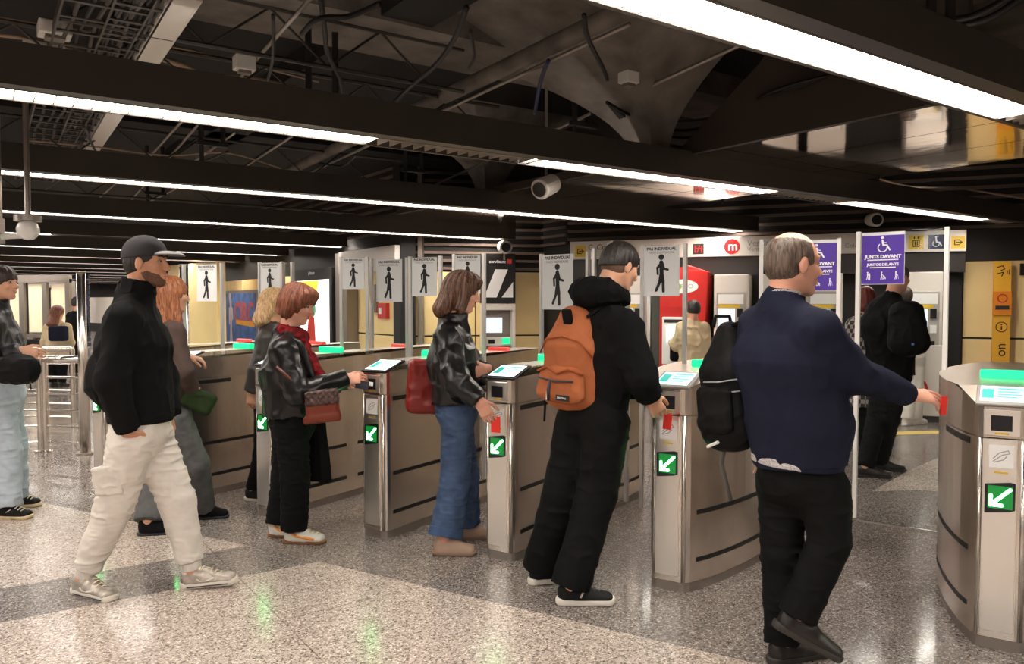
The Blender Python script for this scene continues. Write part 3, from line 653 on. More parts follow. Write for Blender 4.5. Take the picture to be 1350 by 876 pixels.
# ---------------------------------------------------------------- middle bay: cash machine, left wall: adverts
d2 = norm(CORN - LW0); R2 = wallR(d2); n2 = R2[:, 2]
def alongw(px, A0, d, off=0.):
    rx = (px - CX) / FPX; n = np.array([d[1], -d[0], 0.]); A_ = A0 + n * off; return float((A_[0] - rx * A_[1]) / (rx * d[1] - d[0]))
O = LW0 + n2 * .05; a = alongw(636, LW0, d2, .3); b = alongw(679, LW0, d2, .3); W = b - a
t = thing('wall_cash_machine', 'grey cash machine under a black and white striped panel, against the yellow wall', 'cash machine', O + d2 * (a + b) / 2)
m = MB(); sb(m, O, a, b, 1.47, 2.25, 0, .28, R2); hp = m.build('header_panel', M_BLACK, t, bevel=.006)
m = MB()
m.prism([(a + .02, 1.56), (a + .22, 1.56), (a + .40, 2.0), (a + .20, 2.0)], .28, .286, O, R2)
m.prism([(a + .30, 1.56), (b - .04, 1.56), (b - .04, 1.80)], .28, .286, O, R2); m.build('white_stripes', M_CARDW, hp)
text('lettering', 'servibanc', .07, M_INKW, O + d2 * (a + W * .45) + [0, 0, 2.12] + n2 * .284, R2, hp, bold=.001)
m = MB(); sb(m, O, b - .13, b - .06, 2.09, 2.16, .28, .285, R2); m.build('red_emblem', M_LOGO, hp)
m = MB(); sb(m, O, a, b, 1.36, 1.46, 0, .28, R2); sb(m, O, a, a + .05, .72, 1.36, 0, .28, R2); sb(m, O, b - .05, b, .72, 1.36, 0, .28, R2); sb(m, O, a, b, .1, .74, 0, .26, R2); m.build('fascia', M_MACH, t, bevel=.005)
m = MB(); sb(m, O, a + .05, b - .05, .74, 1.36, 0, .10, R2); m.build('niche', M_GREY, t)
m = MB(); sb(m, O, a + .08, b - .18, 1.0, 1.24, .10, .115, R2); m.build('screen', M_SCRB, t)
m = MB(); sb(m, O, a + .05, b - .05, .80, .93, .10, .22, R2); kp = m.build('keypad_shelf', M_MACH, t, bevel=.006)
m = MB(); sb(m, O, a + .1, a + .2, .83, .9, .22, .23, R2); m.build('keypad', M_BEZEL, kp)
m = MB(); sb(m, O, b - .2, b - .09, .83, .92, .22, .26, R2); m.build('green_card_slot', M_TEAL, kp)
# stainless unit in front of it
# left wall adverts and sign
LWD = -N; RLp = wallR(LWD); nL = RLp[:, 2]                       # along the wall towards the camera
def al(px, off=0.): 
    return alongw(px, LW0, LWD, off)
def zat(py, px, off=0.):
    p = LW0 + LWD * al(px, off) + nL * off; return CAMH + (HOR - py) / FPX * p[1]
O = LW0.copy()
a, b = al(447, .3), al(521, .3)
m = MB(); sb(m, O, a, b, 1.98, 2.36, .15, .3, RLp); t = m.build('exit_sign_box', M_BANDW, None, bevel=.004); tag(t, 'pale sign box above the yellow wall left of the black column', 'sign')
m = MB(); sb(m, O, a + .15, a + .45, 2.02, 2.2, .3, .304, RLp); m.build('icon', M_AMBER, t)
text('lettering', 'Línia 1', .13, M_INK, O + LWD * (a + .5) + nL * .302 + [0, 0, 2.1], RLp, t, 'LEFT')
a, b = al(384, .35), al(434, .35); z0, z1 = .35, 2.02
t = thing('lit_advert', 'tall black-framed lit advert, yellow and white, behind the red-haired woman', 'advert', O + LWD * (a + b) / 2 + nL * .2)
m = MB(); sb(m, O, a, b, z0 - .1, z1 + .1, .03, .3, RLp); m.build('black_case', M_BLACK, t, bevel=.01)
M_ADV = mat('advert_white', (.9, .88, .84), .3, emit=(1, .95, .88), es=.75); M_ADY = mat('advert_yellow', (.9, .5, .02), .3, emit=(1, .5, .03), es=.7)
m = MB(); sb(m, O, a + .12, b - .12, z0, z1 - .12, .3, .31, RLp); ad = m.build('lit_sheet', M_ADV, t)
m = MB(); L_ = b - a; m.prism([(a + .13, z1 - .13), (b - L_ * .3, z1 - .13), (b - L_ * .42, z1 - .62), (a + .13, z1 - .40)], .31, .314, O, RLp); m.build('yellow_shape', M_ADY, ad)
m = MB(); m.prism([(a + L_ * .35, z0 + .3), (a + L_ * .62, z0 + .3), (a + L_ * .58, z0 + .85), (a + L_ * .45, z0 + .95)], .31, .314, O, RLp); m.build('red_shape', M_RED, ad)
m = MB(); m.prism([(a + L_ * .55 + .14 * math.cos(x), z0 + 1.0 + .14 * math.sin(x)) for x in np.linspace(0, 2 * PI, 13)[:-1]], .31, .315, O, RLp); m.build('green_shape', mat('advert_green', (.15, .45, .25), .4), ad)
text('lettering', 'jcdecaux', .09, M_INKW, O + LWD * ((a + b) / 2) + nL * .302 + [0, 0, z1 + .02], RLp, t)
m = MB(); sb(m, O, b + .05, b + .55, 0, 2.35, 0, .25, RLp); trim(m, M_GREY)
# blue poster further along
a, b = al(297, .1), al(338, .1); t = thing('framed_poster', 'blue poster with red lettering and a pale figure, framed on the far yellow wall', 'poster', O + LWD * (a + b) / 2)
z1 = zat(387, 320, .1); z0 = zat(455, 320, .1)
m = MB(); sb(m, O, a - .08, b + .25, z0 - .08, z1 + .08, .04, .12, RLp); m.build('frame', M_GREY, t, bevel=.01)
m = MB(); sb(m, O, a, b, z0, z1, .12, .13, RLp); pt = m.build('blue_sheet', M_POST, t)
W = b - a; H_ = z1 - z0
text('lettering', 'CIRC', W * .27, M_RED, O + LWD * (a + W * .66) + nL * .132 + [0, 0, z0 + H_ * .6], RLp, pt, bold=.02)
m = MB(); m.prism([(a + W * .42, z0 + H_ * .40), (b - .05, z0 + H_ * .36), (b - .05, z0 + H_ * .46), (a + W * .42, z0 + H_ * .48)], .13, .134, O, RLp); m.build('orange_ribbon', M_AMBER, pt)
m = MB(); strokes(m, O + LWD * (a + W * .24) + nL * .131 + [0, 0, z0], RLp, H_, [((0, .78), (.02, .35), .12), ((0, .4), (-.04, .02), .08), ((0, .4), (.08, .02), .08), ((-.1, .7), (-.1, .4), .06), ((.1, .7), (.13, .5), .06), ((-.06, .95), (.0, .82), .14)], .003); m.build('pale_figure', mat('poster_pale', (.7, .62, .6), .4), pt)
# fire alarm box
for (px, py, w_, nm, mm, lb, ct) in ((509, 410, .16, 'fire_alarm', M_RED, 'small red alarm box on the yellow wall between the walking-figure signs', 'alarm box'),):
    x = al(px, .02); z = zat(py, px); m = MB(); sb(m, O, x - w_, x + w_, z - w_ * .8, z + w_ * .8, .02, .1, RLp); t = m.build(nm, mm, None, bevel=.01); tag(t, lb, ct)
    m = MB(); sb(m, O, x - .1, x, z - .05, z + .05, .1, .108, RLp); m.build('button', M_CARDW, t)
# long black handrail line on yellow wall is the joint; small intercom
x = al(496, .02); m = MB(); zi = zat(395, 496); sb(m, O, x - .12, x + .12, zi - .22, zi + .25, .02, .09, RLp); t = m.build('intercom', M_GREY, None, bevel=.01); tag(t, 'small grey intercom on yellow wall left of the red alarm box', 'intercom')
m = MB(); sb(m, O, x - .07, x + .07, zi - .15, zi - .0, .09, .1, RLp); m.build('dial', M_MACHD, t)

# ---------------------------------------------------------------- far hall at the left
def booth(label, c, w_, h):
    t = thing('glass_booth', label, 'booth', c, ANG * 0, 'glass booths in the far hall')
    m = MB()
    for k in range(4): m.box(c + np.array([-w_ / 2 + w_ * k / 3, 0, h / 2]), (.05, .05, h / 2))
    m.box(c + np.array([0, 0, h]), (w_ / 2 + .05, .06, .08)); m.box(c + np.array([0, 0, h * .38]), (w_ / 2, .03, .04)); m.build('frame', M_GREY, t)
    m = MB()
    for k in range(3): m.box(c + np.array([-w_ / 3 + w_ * k / 3, .06, h * .68]), (w_ / 6 - .1, .01, h * .26))
    m.build('lit_pane', mat('pane_warm', (.8, .7, .5), .4, emit=(1, .82, .55), es=.12), t)
    m = MB(); m.box(c + np.array([0, .1, h * .18]), (w_ / 2, .02, h * .16)); m.build('lower_pane', M_MACHD, t)
q = atY(45, HOR, 17); q[2] = 0; booth('glazed booth with pale lit panes in the far hall at the left', q, 1.5, 2.0)
q = atY(70, HOR, 20); q[2] = 0; booth('second glazed booth just behind the far seated woman', q, 1.1, 1.95)
q0 = atY(60, HOR, 24); q1 = atY(118, HOR, 24); q0[2] = q1[2] = 0
m = MB()
for k in range(14): m.beam(q0 + [0, 0, .2 + k * .16], q1 + [0, 0, .2 + k * .16], .06, .12)
trim(m, mat('blue_slats', (.03, .04, .07), .4))
m = MB(); q0 = atY(120, HOR, 25); q1 = atY(262, HOR, 19); m.beam((q0[0], q0[1], 1.25), (q1[0], q1[1], 1.25), .1, .8); trim(m, M_WALLG)
q0 = atY(228, HOR, 19.5); q1 = atY(292, HOR, 17.5); q0[2] = q1[2] = 0
m = MB(); m.beam(q0 + [0, 0, 1.3], q1 + [0, 0, 1.3], .2, 2.2); trim(m, M_YEL)

# ---------------------------------------------------------------- cameras and spot lamps hung from the ceiling
def cctv(label, p, aim, s=1., hang_z=3.72):
    t = thing('security_camera', label, 'camera', p)
    F = frame_to(aim); m = MB(); p = np.array(p); m.tube([p - F[:, 2] * .10 * s, p - F[:, 2] * .1 * s, p + F[:, 2] * .09 * s, p + F[:, 2] * .10 * s], [.02 * s, .075 * s, .082 * s, .07 * s], 20); m.build('housing', M_WHITE, t, smooth=False, bevel=.004)
    m = MB(); m.tube([p + F[:, 2] * .085 * s, p + F[:, 2] * .107 * s], .058 * s, 18); m.build('lens', M_DK, t)
    m = MB(); m.tube([p, p + [0, 0, .12 * s], p + [0, 0, hang_z - p[2]]], .012 * s, 8); m.build('bracket', M_GREY, t)
cctv('white cylindrical camera hung below the black beam near picture centre', atZ(720, 246, 2.42), (-.55, -.75, -.35), 1.05)
q = atY(665, 326, 12.2); cctv('small white camera on top of the striped cash machine panel', q, (.2, -.9, -.1), 1.25, q[2] - .2)
q = atY(1152, 290, 10.2); cctv('small round camera on the slatted wall above the purple sign', q, (-.1, -.98, -.1), 1.1, q[2] + .3)
# dome lamp at the left
p = atY(37, 303, 5.6); t = thing('bracket_camera', 'white dome camera on an arm at the left edge under the light lines', 'camera', p)
m = MB(); m.sphere(p, .075, 18); m.build('dome', mat('dome_white', (.85, .82, .8), .25, coat=.5), t, smooth=True)
m = MB(); m.tube([p + [0, 0, .06], p + [0, 0, .1]], .09, 18); m.tube([p + [0, 0, .1], p + [0, 0, 1.1]], .02, 8); m.build('collar', M_GREY, t)
m = MB(); m.tube([p + [-.03, 0, -.04], p + [-.24, 0, -.05]], .022, 10); m.build('arm', M_WHITE, t)
m = MB(); m.b2(p[0] - .27, p[0] - .19, p[1] - .04, p[1] + .04, p[2] - .1, p[2] + .08); m.beam(p + [-.23, 0, .05], p + [-.23, 0, 1.1], .06, .06, up=(0, 1, 0)); m.build('hanger', M_GREY, t)

# ---------------------------------------------------------------- pipes, trays and cables above the light lines
def pipe(name, label, cat, a, b, r, m, grp=None, n=14):
    mb = MB(); mb.tube([a, b], r, n); o = mb.build(name, m, None, smooth=True); tag(o, label, cat, grp); return o
pz = 3.25
pipe('duct_pipe', 'thick grey pipe running diagonally above the second light line', 'pipe', atZ(835, 8, pz), atZ(350, 240, pz), .062, M_CONC)
pipe('conduit', 'thin blue-grey conduit just under the thick pipe', 'pipe', atZ(830, 32, 3.12), atZ(400, 232, 3.12), .013, M_GREY)
pipe('conduit', 'thin pale conduit right of the thick pipe', 'pipe', atZ(985, 55, 3.1), atZ(560, 250, 3.1), .014, M_GREY)
pipe('conduit', 'thin pale conduit crossing behind the first beam at upper left', 'pipe', atZ(412, -5, 3.2), atZ(150, 290, 3.2), .013, M_GREY)
for i, (x0_, y0_, x1_, y1_) in enumerate(((240, 160, 180, 225), (310, 175, 230, 232), (385, 180, 300, 235), (240, 245, 180, 275), (155, 240, 130, 262))):
    pipe('conduit', ['thin rod crossing the gap behind the first light line, leftmost', 'thin rod behind the first light line, beside the leftmost', 'thin rod behind the first light line, nearest the pipe', 'short thin rod behind the second light line', 'short thin rod at far left behind the second light line'][i], 'pipe', atZ(x0_, y0_, 3.1), atZ(x1_, y1_, 3.1), .012, M_GREY)
# cable tray
def tray(label, pxa, pya, pxb, pyb, z, w_, m, rungs=True, solid=False):
    a = atZ(pxa, pya, z); b = atZ(pxb, pyb, z); d = norm(b - a); x = norm(np.cross(d, (0, 0, 1))); t = thing('cable_tray', label, 'cable tray', a, group='cable trays at the upper left'); L = np.linalg.norm(b - a)
    mb = MB(); mb.beam(a - x * w_ / 2, b - x * w_ / 2, .012, .07); mb.beam(a + x * w_ / 2, b + x * w_ / 2, .012, .07); mb.build('side_rail', m, t)
    mb = MB(); s_ = 0
    if solid: mb.beam(a - [0, 0, .03], b - [0, 0, .03], w_, .006)
    else:
        while s_ < L: q = a + d * s_ - [0, 0, .025]; mb.beam(q - x * w_ / 2, q + x * w_ / 2, .03, .012); s_ += .28
    mb.build('rungs' if not solid else 'perforated_bottom', m, t)
    if not solid:
        for k in range(5):
            mb = MB(); off = (k - 2) * w_ / 6; pts = [a + x * (off + .012 * math.sin(i * 1.3 + k)) + d * (L * i / 24) + [0, 0, -.012 + .008 * math.sin(i * 2 + k * 1.7)] for i in range(25)]
            mb.tube(pts, .012, 6); mb.build('cable', M_CABLE if k % 2 else mat('cable_grey', (.07, .06, .055), .6), t)
    return t
M_TRAY = mat('tray_grey', (.10, .085, .075), .45, metal=.6)
tray('wide ladder tray full of cables, leftmost at upper left', 150, -20, 45, 235, 3.12, .42, M_TRAY)
tray('narrower ladder tray with cables beside the wide one', 195, -20, 72, 235, 3.12, .25, M_TRAY)
tray('pale perforated tray right of the ladder trays', 247, -10, 95, 235, 3.12, .14, M_MACH, solid=True)
def cable(label, pts, r, m=None, grp='loose cables under the ceiling', nm='cable'):
    P = [np.array(p) for p in pts]; Q = []
    for i in range(len(P) - 1):      # catmull-rom
        p0 = P[max(i - 1, 0)]; p1 = P[i]; p2 = P[i + 1]; p3 = P[min(i + 2, len(P) - 1)]
        for k in range(8):
            t = k / 8; Q.append(.5 * ((2 * p1) + (-p0 + p2) * t + (2 * p0 - 5 * p1 + 4 * p2 - p3) * t * t + (-p0 + 3 * p1 - 3 * p2 + p3) * t ** 3))
    Q.append(P[-1]); mb = MB(); mb.tube(Q, r, 7); o = mb.build(nm, m or M_CABLE, None, smooth=True); tag(o, label, 'cable', grp)
def cz(z, *p): return [atZ(x, y, z) for x, y in p]
cable('beige cable bundle sagging right of the pale tray, upper one', cz(3.25, (195, 72), (240, 86), (270, 100), (330, 104), (400, 118), (540, 150)), .022, M_CABLEB)
cable('beige cable sagging right of the pale tray, lower one', cz(3.22, (200, 95), (240, 98), (290, 113), (370, 122), (450, 135), (540, 160)), .016, M_CABLEB)
cable('thin pale cable along the slab at the upper left', cz(3.3, (-10, 22), (55, 32), (180, 52), (300, 78), (420, 108)), .008, M_CABLEB)
cable('beige cable at the left edge beside the junction box', cz(3.2, (-10, 45), (60, 55), (110, 70), (160, 84)), .012, M_CABLEB)
cable('second beige cable at the left edge', cz(3.2, (-10, 60), (60, 68), (120, 80)), .012, M_CABLEB)
cable('black cable hanging in a long curve right of the thin conduit', cz(3.1, (422, -5), (428, 40), (432, 70), (450, 110), (452, 145)), .016)
cable('black cable crossing from top centre down to the first beam', cz(3.1, (615, 10), (600, 50), (575, 85), (540, 115), (512, 145)), .017)
cable('black cable looping over from the top left of the concrete band', cz(3.05, (398, 45), (420, 25), (460, 22), (500, 5)), .016)
cable('blue cable hanging from the thick pipe', cz(3.05, (723, 80), (712, 110), (705, 150)), .014, mat('cable_blue', (.01, .015, .09), .5))
cable('black cable hanging left of the near light', cz(3.0, (770, 20), (775, 50), (795, 90), (800, 105)), .014)
for i, sag in enumerate((0, 12, 22, 34)):
    cable(['upper', 'second', 'third', 'lowest'][i] + ' of four black cables looping across the concrete flare', cz(2.95, (800, 135), (840, 155 + sag * .6), (900, 160 + sag), (960, 150 + sag * .8), (1020, 120 + sag * .4), (1090, 100)), .013)
cable('thin black cable stretched over the mirror ceiling', cz(2.66, (1010, 183), (1100, 205), (1230, 222)), .006)
cable('pale cable drooping in front of the slatted wall at right', [atY(1160, 236, 9), atY(1200, 246, 9), atY(1260, 248, 9), atY(1350, 262, 9)], .012, M_CABLEB)
cable('thick black cable curving at the top right corner', cz(3.0, (1190, 10), (1230, 24), (1280, 22), (1335, -6)), .02)
cable('second thick black cable at the top right corner', cz(3.0, (1170, 35), (1200, 22), (1250, 32), (1300, 26), (1345, -2)), .02)
cable('black cable draped behind the second light line at the left', cz(3.0, (110, 165), (140, 215), (200, 222), (260, 215), (300, 200)), .012)
cable('beige cable sagging behind the second light line', cz(3.05, (30, 185), (120, 193), (220, 205), (300, 202), (370, 222)), .009, M_CABLEB)
# brackets, hangers and junction boxes
def jbox(label, p, s):
    t = thing('junction_box', label, 'junction box', p, group='junction boxes under the ceiling'); m = MB(); m.box(p, s, rotm(PI / 2 - ANG)); m.build('box', M_WHITE, t, bevel=.008); m = MB(); m.box(np.array(p) - [0, 0, s[2] + .01], (s[0] * .6, s[1] * .6, .01), rotm(PI / 2 - ANG)); m.build('lid', M_GREY, t)
jbox('square grey junction box at upper left beside the cable tray', atZ(72, 40, 3.15), (.09, .08, .04)); jbox('white junction box on the right conduit', atZ(829, 103, 3.05), (.06, .05, .04))
jbox('small junction box below the thick pipe', atZ(652, 168, 3.05), (.05, .05, .05)); jbox('small beige box on the thin conduit at left', atZ(322, 84, 3.15), (.07, .05, .05))
jbox('flat pale ballast box at the upper left', atZ(58, 62, 3.15), (.12, .05, .02))
hg = [(425, 128, 2.95), (770, 165, 2.95), (545, 225, 2.95), (280, 190, 3.0), (205, 255, 3.0), (1240, 40, 2.9), (960, 245, 2.9)]
for i, (x, y, z) in enumerate(hg):
    p = atZ(x, y, z); t = thing('beam_hanger', 'black bracket hanging a light beam, ' + ['over the first light line at left centre', 'in front of the big concrete flare', 'behind the first line near centre', 'behind the first line at left', 'behind the second line at left', 'at the top right corner', 'above the round logo'][i], 'bracket', p, group='black brackets holding the beams')
    m = MB(); m.beam(p - U * .1, p - U * .1 + [0, 0, 3.7 - z], .04, .03, up=(0, 1, 0)); m.beam(p + U * .1, p + U * .1 + [0, 0, 3.7 - z], .04, .03, up=(0, 1, 0)); m.build('rod', M_BLACK, t)
    m = MB(); m.beam(p - U * .14, p + U * .14, .05, .04); m.beam(p - U * .1, p - U * .1 - [0, 0, z - 2.68], .03, .03, up=(0, 1, 0)); m.build('crossbar', M_BLACK, t)

def truss(label, da, t0, t1, z, m):
    t = thing('steel_truss', label, 'truss', un((t0 + t1) / 2, da, z), group='thin black trusses above the light lines')
    a = MB(); a.tube([un(t0, da, z), un(t1, da, z)], .016, 6); a.build('lower_chord', m, t); a = MB(); a.tube([un(t0, da, z + .32), un(t1, da, z + .32)], .016, 6); a.build('upper_chord', m, t)
    k = t0; a = MB(); i = 0
    while k < t1 - .4: a.tube([un(k, da, z + (.32 if i % 2 else 0)), un(k + .4, da, z + (0 if i % 2 else .32))], .009, 5); k += .4; i += 1
    a.build('web_rods', m, t)
M_TRUSS = mat('truss_dark', (.05, .042, .037), .5, metal=.3)
truss('thin dark truss between the first and second light lines', 5.9, -2.5, 4.0, 2.92, M_TRUSS)
truss('thin dark truss between the second and third light lines', 8.8, -1.5, 4.5, 2.92, M_TRUSS)
truss('thin dark truss just behind the first beam near the flare', 5.2, .5, 3.2, 3.1, M_TRUSS)
truss('thin dark truss between the third and fourth light lines', 11.8, -1., 5.2, 2.92, M_TRUSS)
for i, (x0_, y0_, x1_, y1_, zz) in enumerate(((430, 240, 330, 262, 3.0), (470, 205, 420, 215, 3.1), (360, 20, 345, 130, 2.9), (110, 185, 60, 250, 3.0), (500, 240, 470, 262, 2.95), (620, 40, 618, 90, 2.95))):
    cable(['short drooping cable behind the second line, nearest centre', 'short cable beside the thick pipe end', 'vertical loose wire above the first beam at left', 'loose wire beside the far part of the ladder trays', 'short wire hanging behind the second line right of the others', 'short wire hanging in front of the concrete band'][i], cz(zz, (x0_, y0_), ((x0_ + x1_) / 2 + 6, (y0_ + y1_) / 2 + 9), (x1_, y1_)), .010)
# ---------------------------------------------------------------- smooth solid modelling: fields -> one continuous mesh
F32 = np.float32
def _smin(a, b, k):
    h = np.maximum(k - np.abs(a - b), 0) / k; return np.minimum(a, b) - h * h * k * F32(.25)
class SDF:
    def __init__(s, vox=.006, xf=None): s.vox = vox; s.ops = []; s.lo = np.full(3, 1e9); s.hi = np.full(3, -1e9); s.post = []; s.xf = xf
    def _a(s, fn, lo, hi, k, mode):
        lo = np.array(lo, float); hi = np.array(hi, float); s.ops.append((fn, lo, hi, k, mode))
        if mode == 'u': s.lo = np.minimum(s.lo, lo); s.hi = np.maximum(s.hi, hi)
        return s
    def cap(s, a, b, ra, rb=None, side=None, k=.02, flat='', mode='u'):
        a = np.array(a, float); b = np.array(b, float); rb = ra if rb is None else rb
        ra = (ra, ra) if np.isscalar(ra) else ra; rb = (rb, rb) if np.isscalar(rb) else rb
        L = np.linalg.norm(b - a); w_ = (b - a) / (L + 1e-9); Fm = frame_to(w_, side); S1, S2 = Fm[:, 0], Fm[:, 1]
        ra = np.array(ra, float); rb = np.array(rb, float); M = max(ra.max(), rb.max())
        lo = np.minimum(a, b) - M - .002; hi = np.maximum(a, b) + M + .002
        def fn(X, Y, Z):
            px, py, pz = X - F32(a[0]), Y - F32(a[1]), Z - F32(a[2])
            z = px * F32(w_[0]) + py * F32(w_[1]) + pz * F32(w_[2]); h = np.clip(z / F32(L + 1e-9), 0, 1)
            x = px * F32(S1[0]) + py * F32(S1[1]) + pz * F32(S1[2]); y = px * F32(S2[0]) + py * F32(S2[1]) + pz * F32(S2[2])
            r1 = F32(ra[0]) + F32(rb[0] - ra[0]) * h; r2 = F32(ra[1]) + F32(rb[1] - ra[1]) * h; r3 = np.minimum(r1, r2)
            zz = z - h * F32(L)
            if 'a' in flat: zz = np.maximum(zz, 0)
            if 'b' in flat: zz = np.minimum(zz, 0)
            k0 = np.sqrt((x / r1) ** 2 + (y / r2) ** 2 + (zz / r3) ** 2) + F32(1e-6); k1 = np.sqrt((x / r1 ** 2) ** 2 + (y / r2 ** 2) ** 2 + (zz / r3 ** 2) ** 2) + F32(1e-6)
            d = k0 * (k0 - 1) / k1
            if 'a' in flat: d = np.maximum(d, -z)
            if 'b' in flat: d = np.maximum(d, z - F32(L))
            return d
        return s._a(fn, lo, hi, k, mode)
    def ell(s, c, r, R=None, k=.02, mode='u'):
        c = np.array(c, float); r = np.array(r, float) if not np.isscalar(r) else np.array([r, r, r], float); R = np.eye(3) if R is None else R
        ext = np.sqrt(((R * r) ** 2).sum(1))
        def fn(X, Y, Z):
            P = (X - F32(c[0]), Y - F32(c[1]), Z - F32(c[2])); q = [P[0] * F32(R[0, i]) + P[1] * F32(R[1, i]) + P[2] * F32(R[2, i]) for i in range(3)]
            k0 = np.sqrt(sum((q[i] / F32(r[i])) ** 2 for i in range(3))) + F32(1e-6); k1 = np.sqrt(sum((q[i] / F32(r[i] ** 2)) ** 2 for i in range(3))) + F32(1e-6)
            return k0 * (k0 - 1) / k1
        return s._a(fn, c - ext, c + ext, k, mode)
    def box(s, c, h, R=None, rr=.01, k=.01, mode='u'):
        c = np.array(c, float); h = np.array(h, float); R = np.eye(3) if R is None else R; ext = (np.abs(R) * h).sum(1)
        def fn(X, Y, Z):
            P = (X - F32(c[0]), Y - F32(c[1]), Z - F32(c[2])); q = [np.abs(P[0] * F32(R[0, i]) + P[1] * F32(R[1, i]) + P[2] * F32(R[2, i])) - F32(h[i] - rr) for i in range(3)]
            return np.sqrt(sum(np.maximum(v, 0) ** 2 for v in q)) + np.minimum(np.maximum(np.maximum(q[0], q[1]), q[2]), 0) - F32(rr)
        return s._a(fn, c - ext, c + ext, k, mode)
    def cut(s, p, n):            # remove the side n points to
        p = np.array(p, float); n = norm(n)
        s.ops.append((lambda X, Y, Z: (X - F32(p[0])) * F32(n[0]) + (Y - F32(p[1])) * F32(n[1]) + (Z - F32(p[2])) * F32(n[2]), None, None, 0, 'i')); return s
    def disp(s, fn): s.post.append(fn); return s
    def folds(s, amp, freq, seed, st=(1, 1, 1), ridge=True, mask=None, band=None):
        cell = 1.5 / freq
        def oct_(X, Y, Z, c, sd):
            rs = np.random.RandomState(sd); W = []
            for A_, k in ((X, 0), (Y, 1), (Z, 2)):
                a = A_.ravel() * F32(st[k] / c); a = a - np.floor(a.min()) + 1; i0 = np.floor(a).astype(int); t = a - i0; t = t * t * (3 - 2 * t); W.append((i0, t.astype(F32)))
            L = rs.uniform(0, 1, [w[0].max() + 2 for w in W]).astype(F32)
            i0, t = W[0]; L = L[i0] * (1 - t)[:, None, None] + L[i0 + 1] * t[:, None, None]
            i0, t = W[1]; L = L[:, i0] * (1 - t)[None, :, None] + L[:, i0 + 1] * t[None, :, None]
            i0, t = W[2]; return L[:, :, i0] * (1 - t) + L[:, :, i0 + 1] * t
        def fn(X, Y, Z):
            n = oct_(X, Y, Z, cell, seed); m = oct_(X, Y, Z, cell * .52, seed + 50)
            if ridge: n = (1 - np.abs(2 * n - 1)); n = n * n; m = 1 - np.abs(2 * m - 1); o = .45 - n * F32(1.0) + (.5 - m) * F32(.45)
            else: o = (n - .5) + (m - .5) * .5
            return o * F32(amp * 1.5)
        return s.disp(fn)
    def mesh(s, name, m, parent=None, smooth=True, bumpy=None):
        v = s.vox; pad = 3 * v + .012; lo = s.lo - pad; hi = s.hi + pad; n = np.ceil((hi - lo) / v).astype(int) + 1
        ax = [(lo[i] + v * np.arange(n[i])).astype(F32) for i in range(3)]; f = np.full(n, F32(.5), F32)
        for fn, a, b, k, mode in s.ops:
            if a is None: sl = (slice(None),) * 3
            else:
                mg = max(k, 2 * v) + 2 * v; i0 = np.maximum(np.floor((a - mg - lo) / v).astype(int), 0); i1 = np.minimum(np.ceil((b + mg - lo) / v).astype(int) + 1, n)
                if (i1 <= i0).any(): continue
                sl = tuple(slice(i0[i], i1[i]) for i in range(3))
            X, Y, Z = ax[0][sl[0]][:, None, None], ax[1][sl[1]][None, :, None], ax[2][sl[2]][None, None, :]
            d = fn(X, Y, Z).astype(F32)
            if mode == 'u': f[sl] = _smin(f[sl], d, F32(max(k, 1e-4)))
            elif mode == 's': f[sl] = -_smin(-f[sl], d, F32(max(k, 1e-4)))
            else: f[sl] = np.maximum(f[sl], d)
        X, Y, Z = ax[0][:, None, None], ax[1][None, :, None], ax[2][None, None, :]
        for p in s.post: f = f + p(X, Y, Z).astype(F32)
        f[0] = f[-1] = .5; f[:, 0] = f[:, -1] = .5; f[:, :, 0] = f[:, :, -1] = .5
        V, Q = surfnet(f, lo, v)
        if len(V) == 0: print('EMPTY', name); return None
        if s.xf is not None: V = V @ np.array(s.xf[1]).T + np.array(s.xf[0])
        me = bpy.data.meshes.new(name); me.vertices.add(len(V)); me.vertices.foreach_set('co', V.astype(F32).ravel())
        me.loops.add(len(Q) * 4); me.loops.foreach_set('vertex_index', Q.astype(np.int32).ravel())
        me.polygons.add(len(Q)); me.polygons.foreach_set('loop_start', np.arange(len(Q), dtype=np.int32) * 4)
        me.polygons.foreach_set('use_smooth', np.full(len(Q), smooth)); me.update(calc_edges=True); me.validate()
        me.materials.append(m); o = bpy.data.objects.new(name, me); COL.objects.link(o); return hang(o, parent)
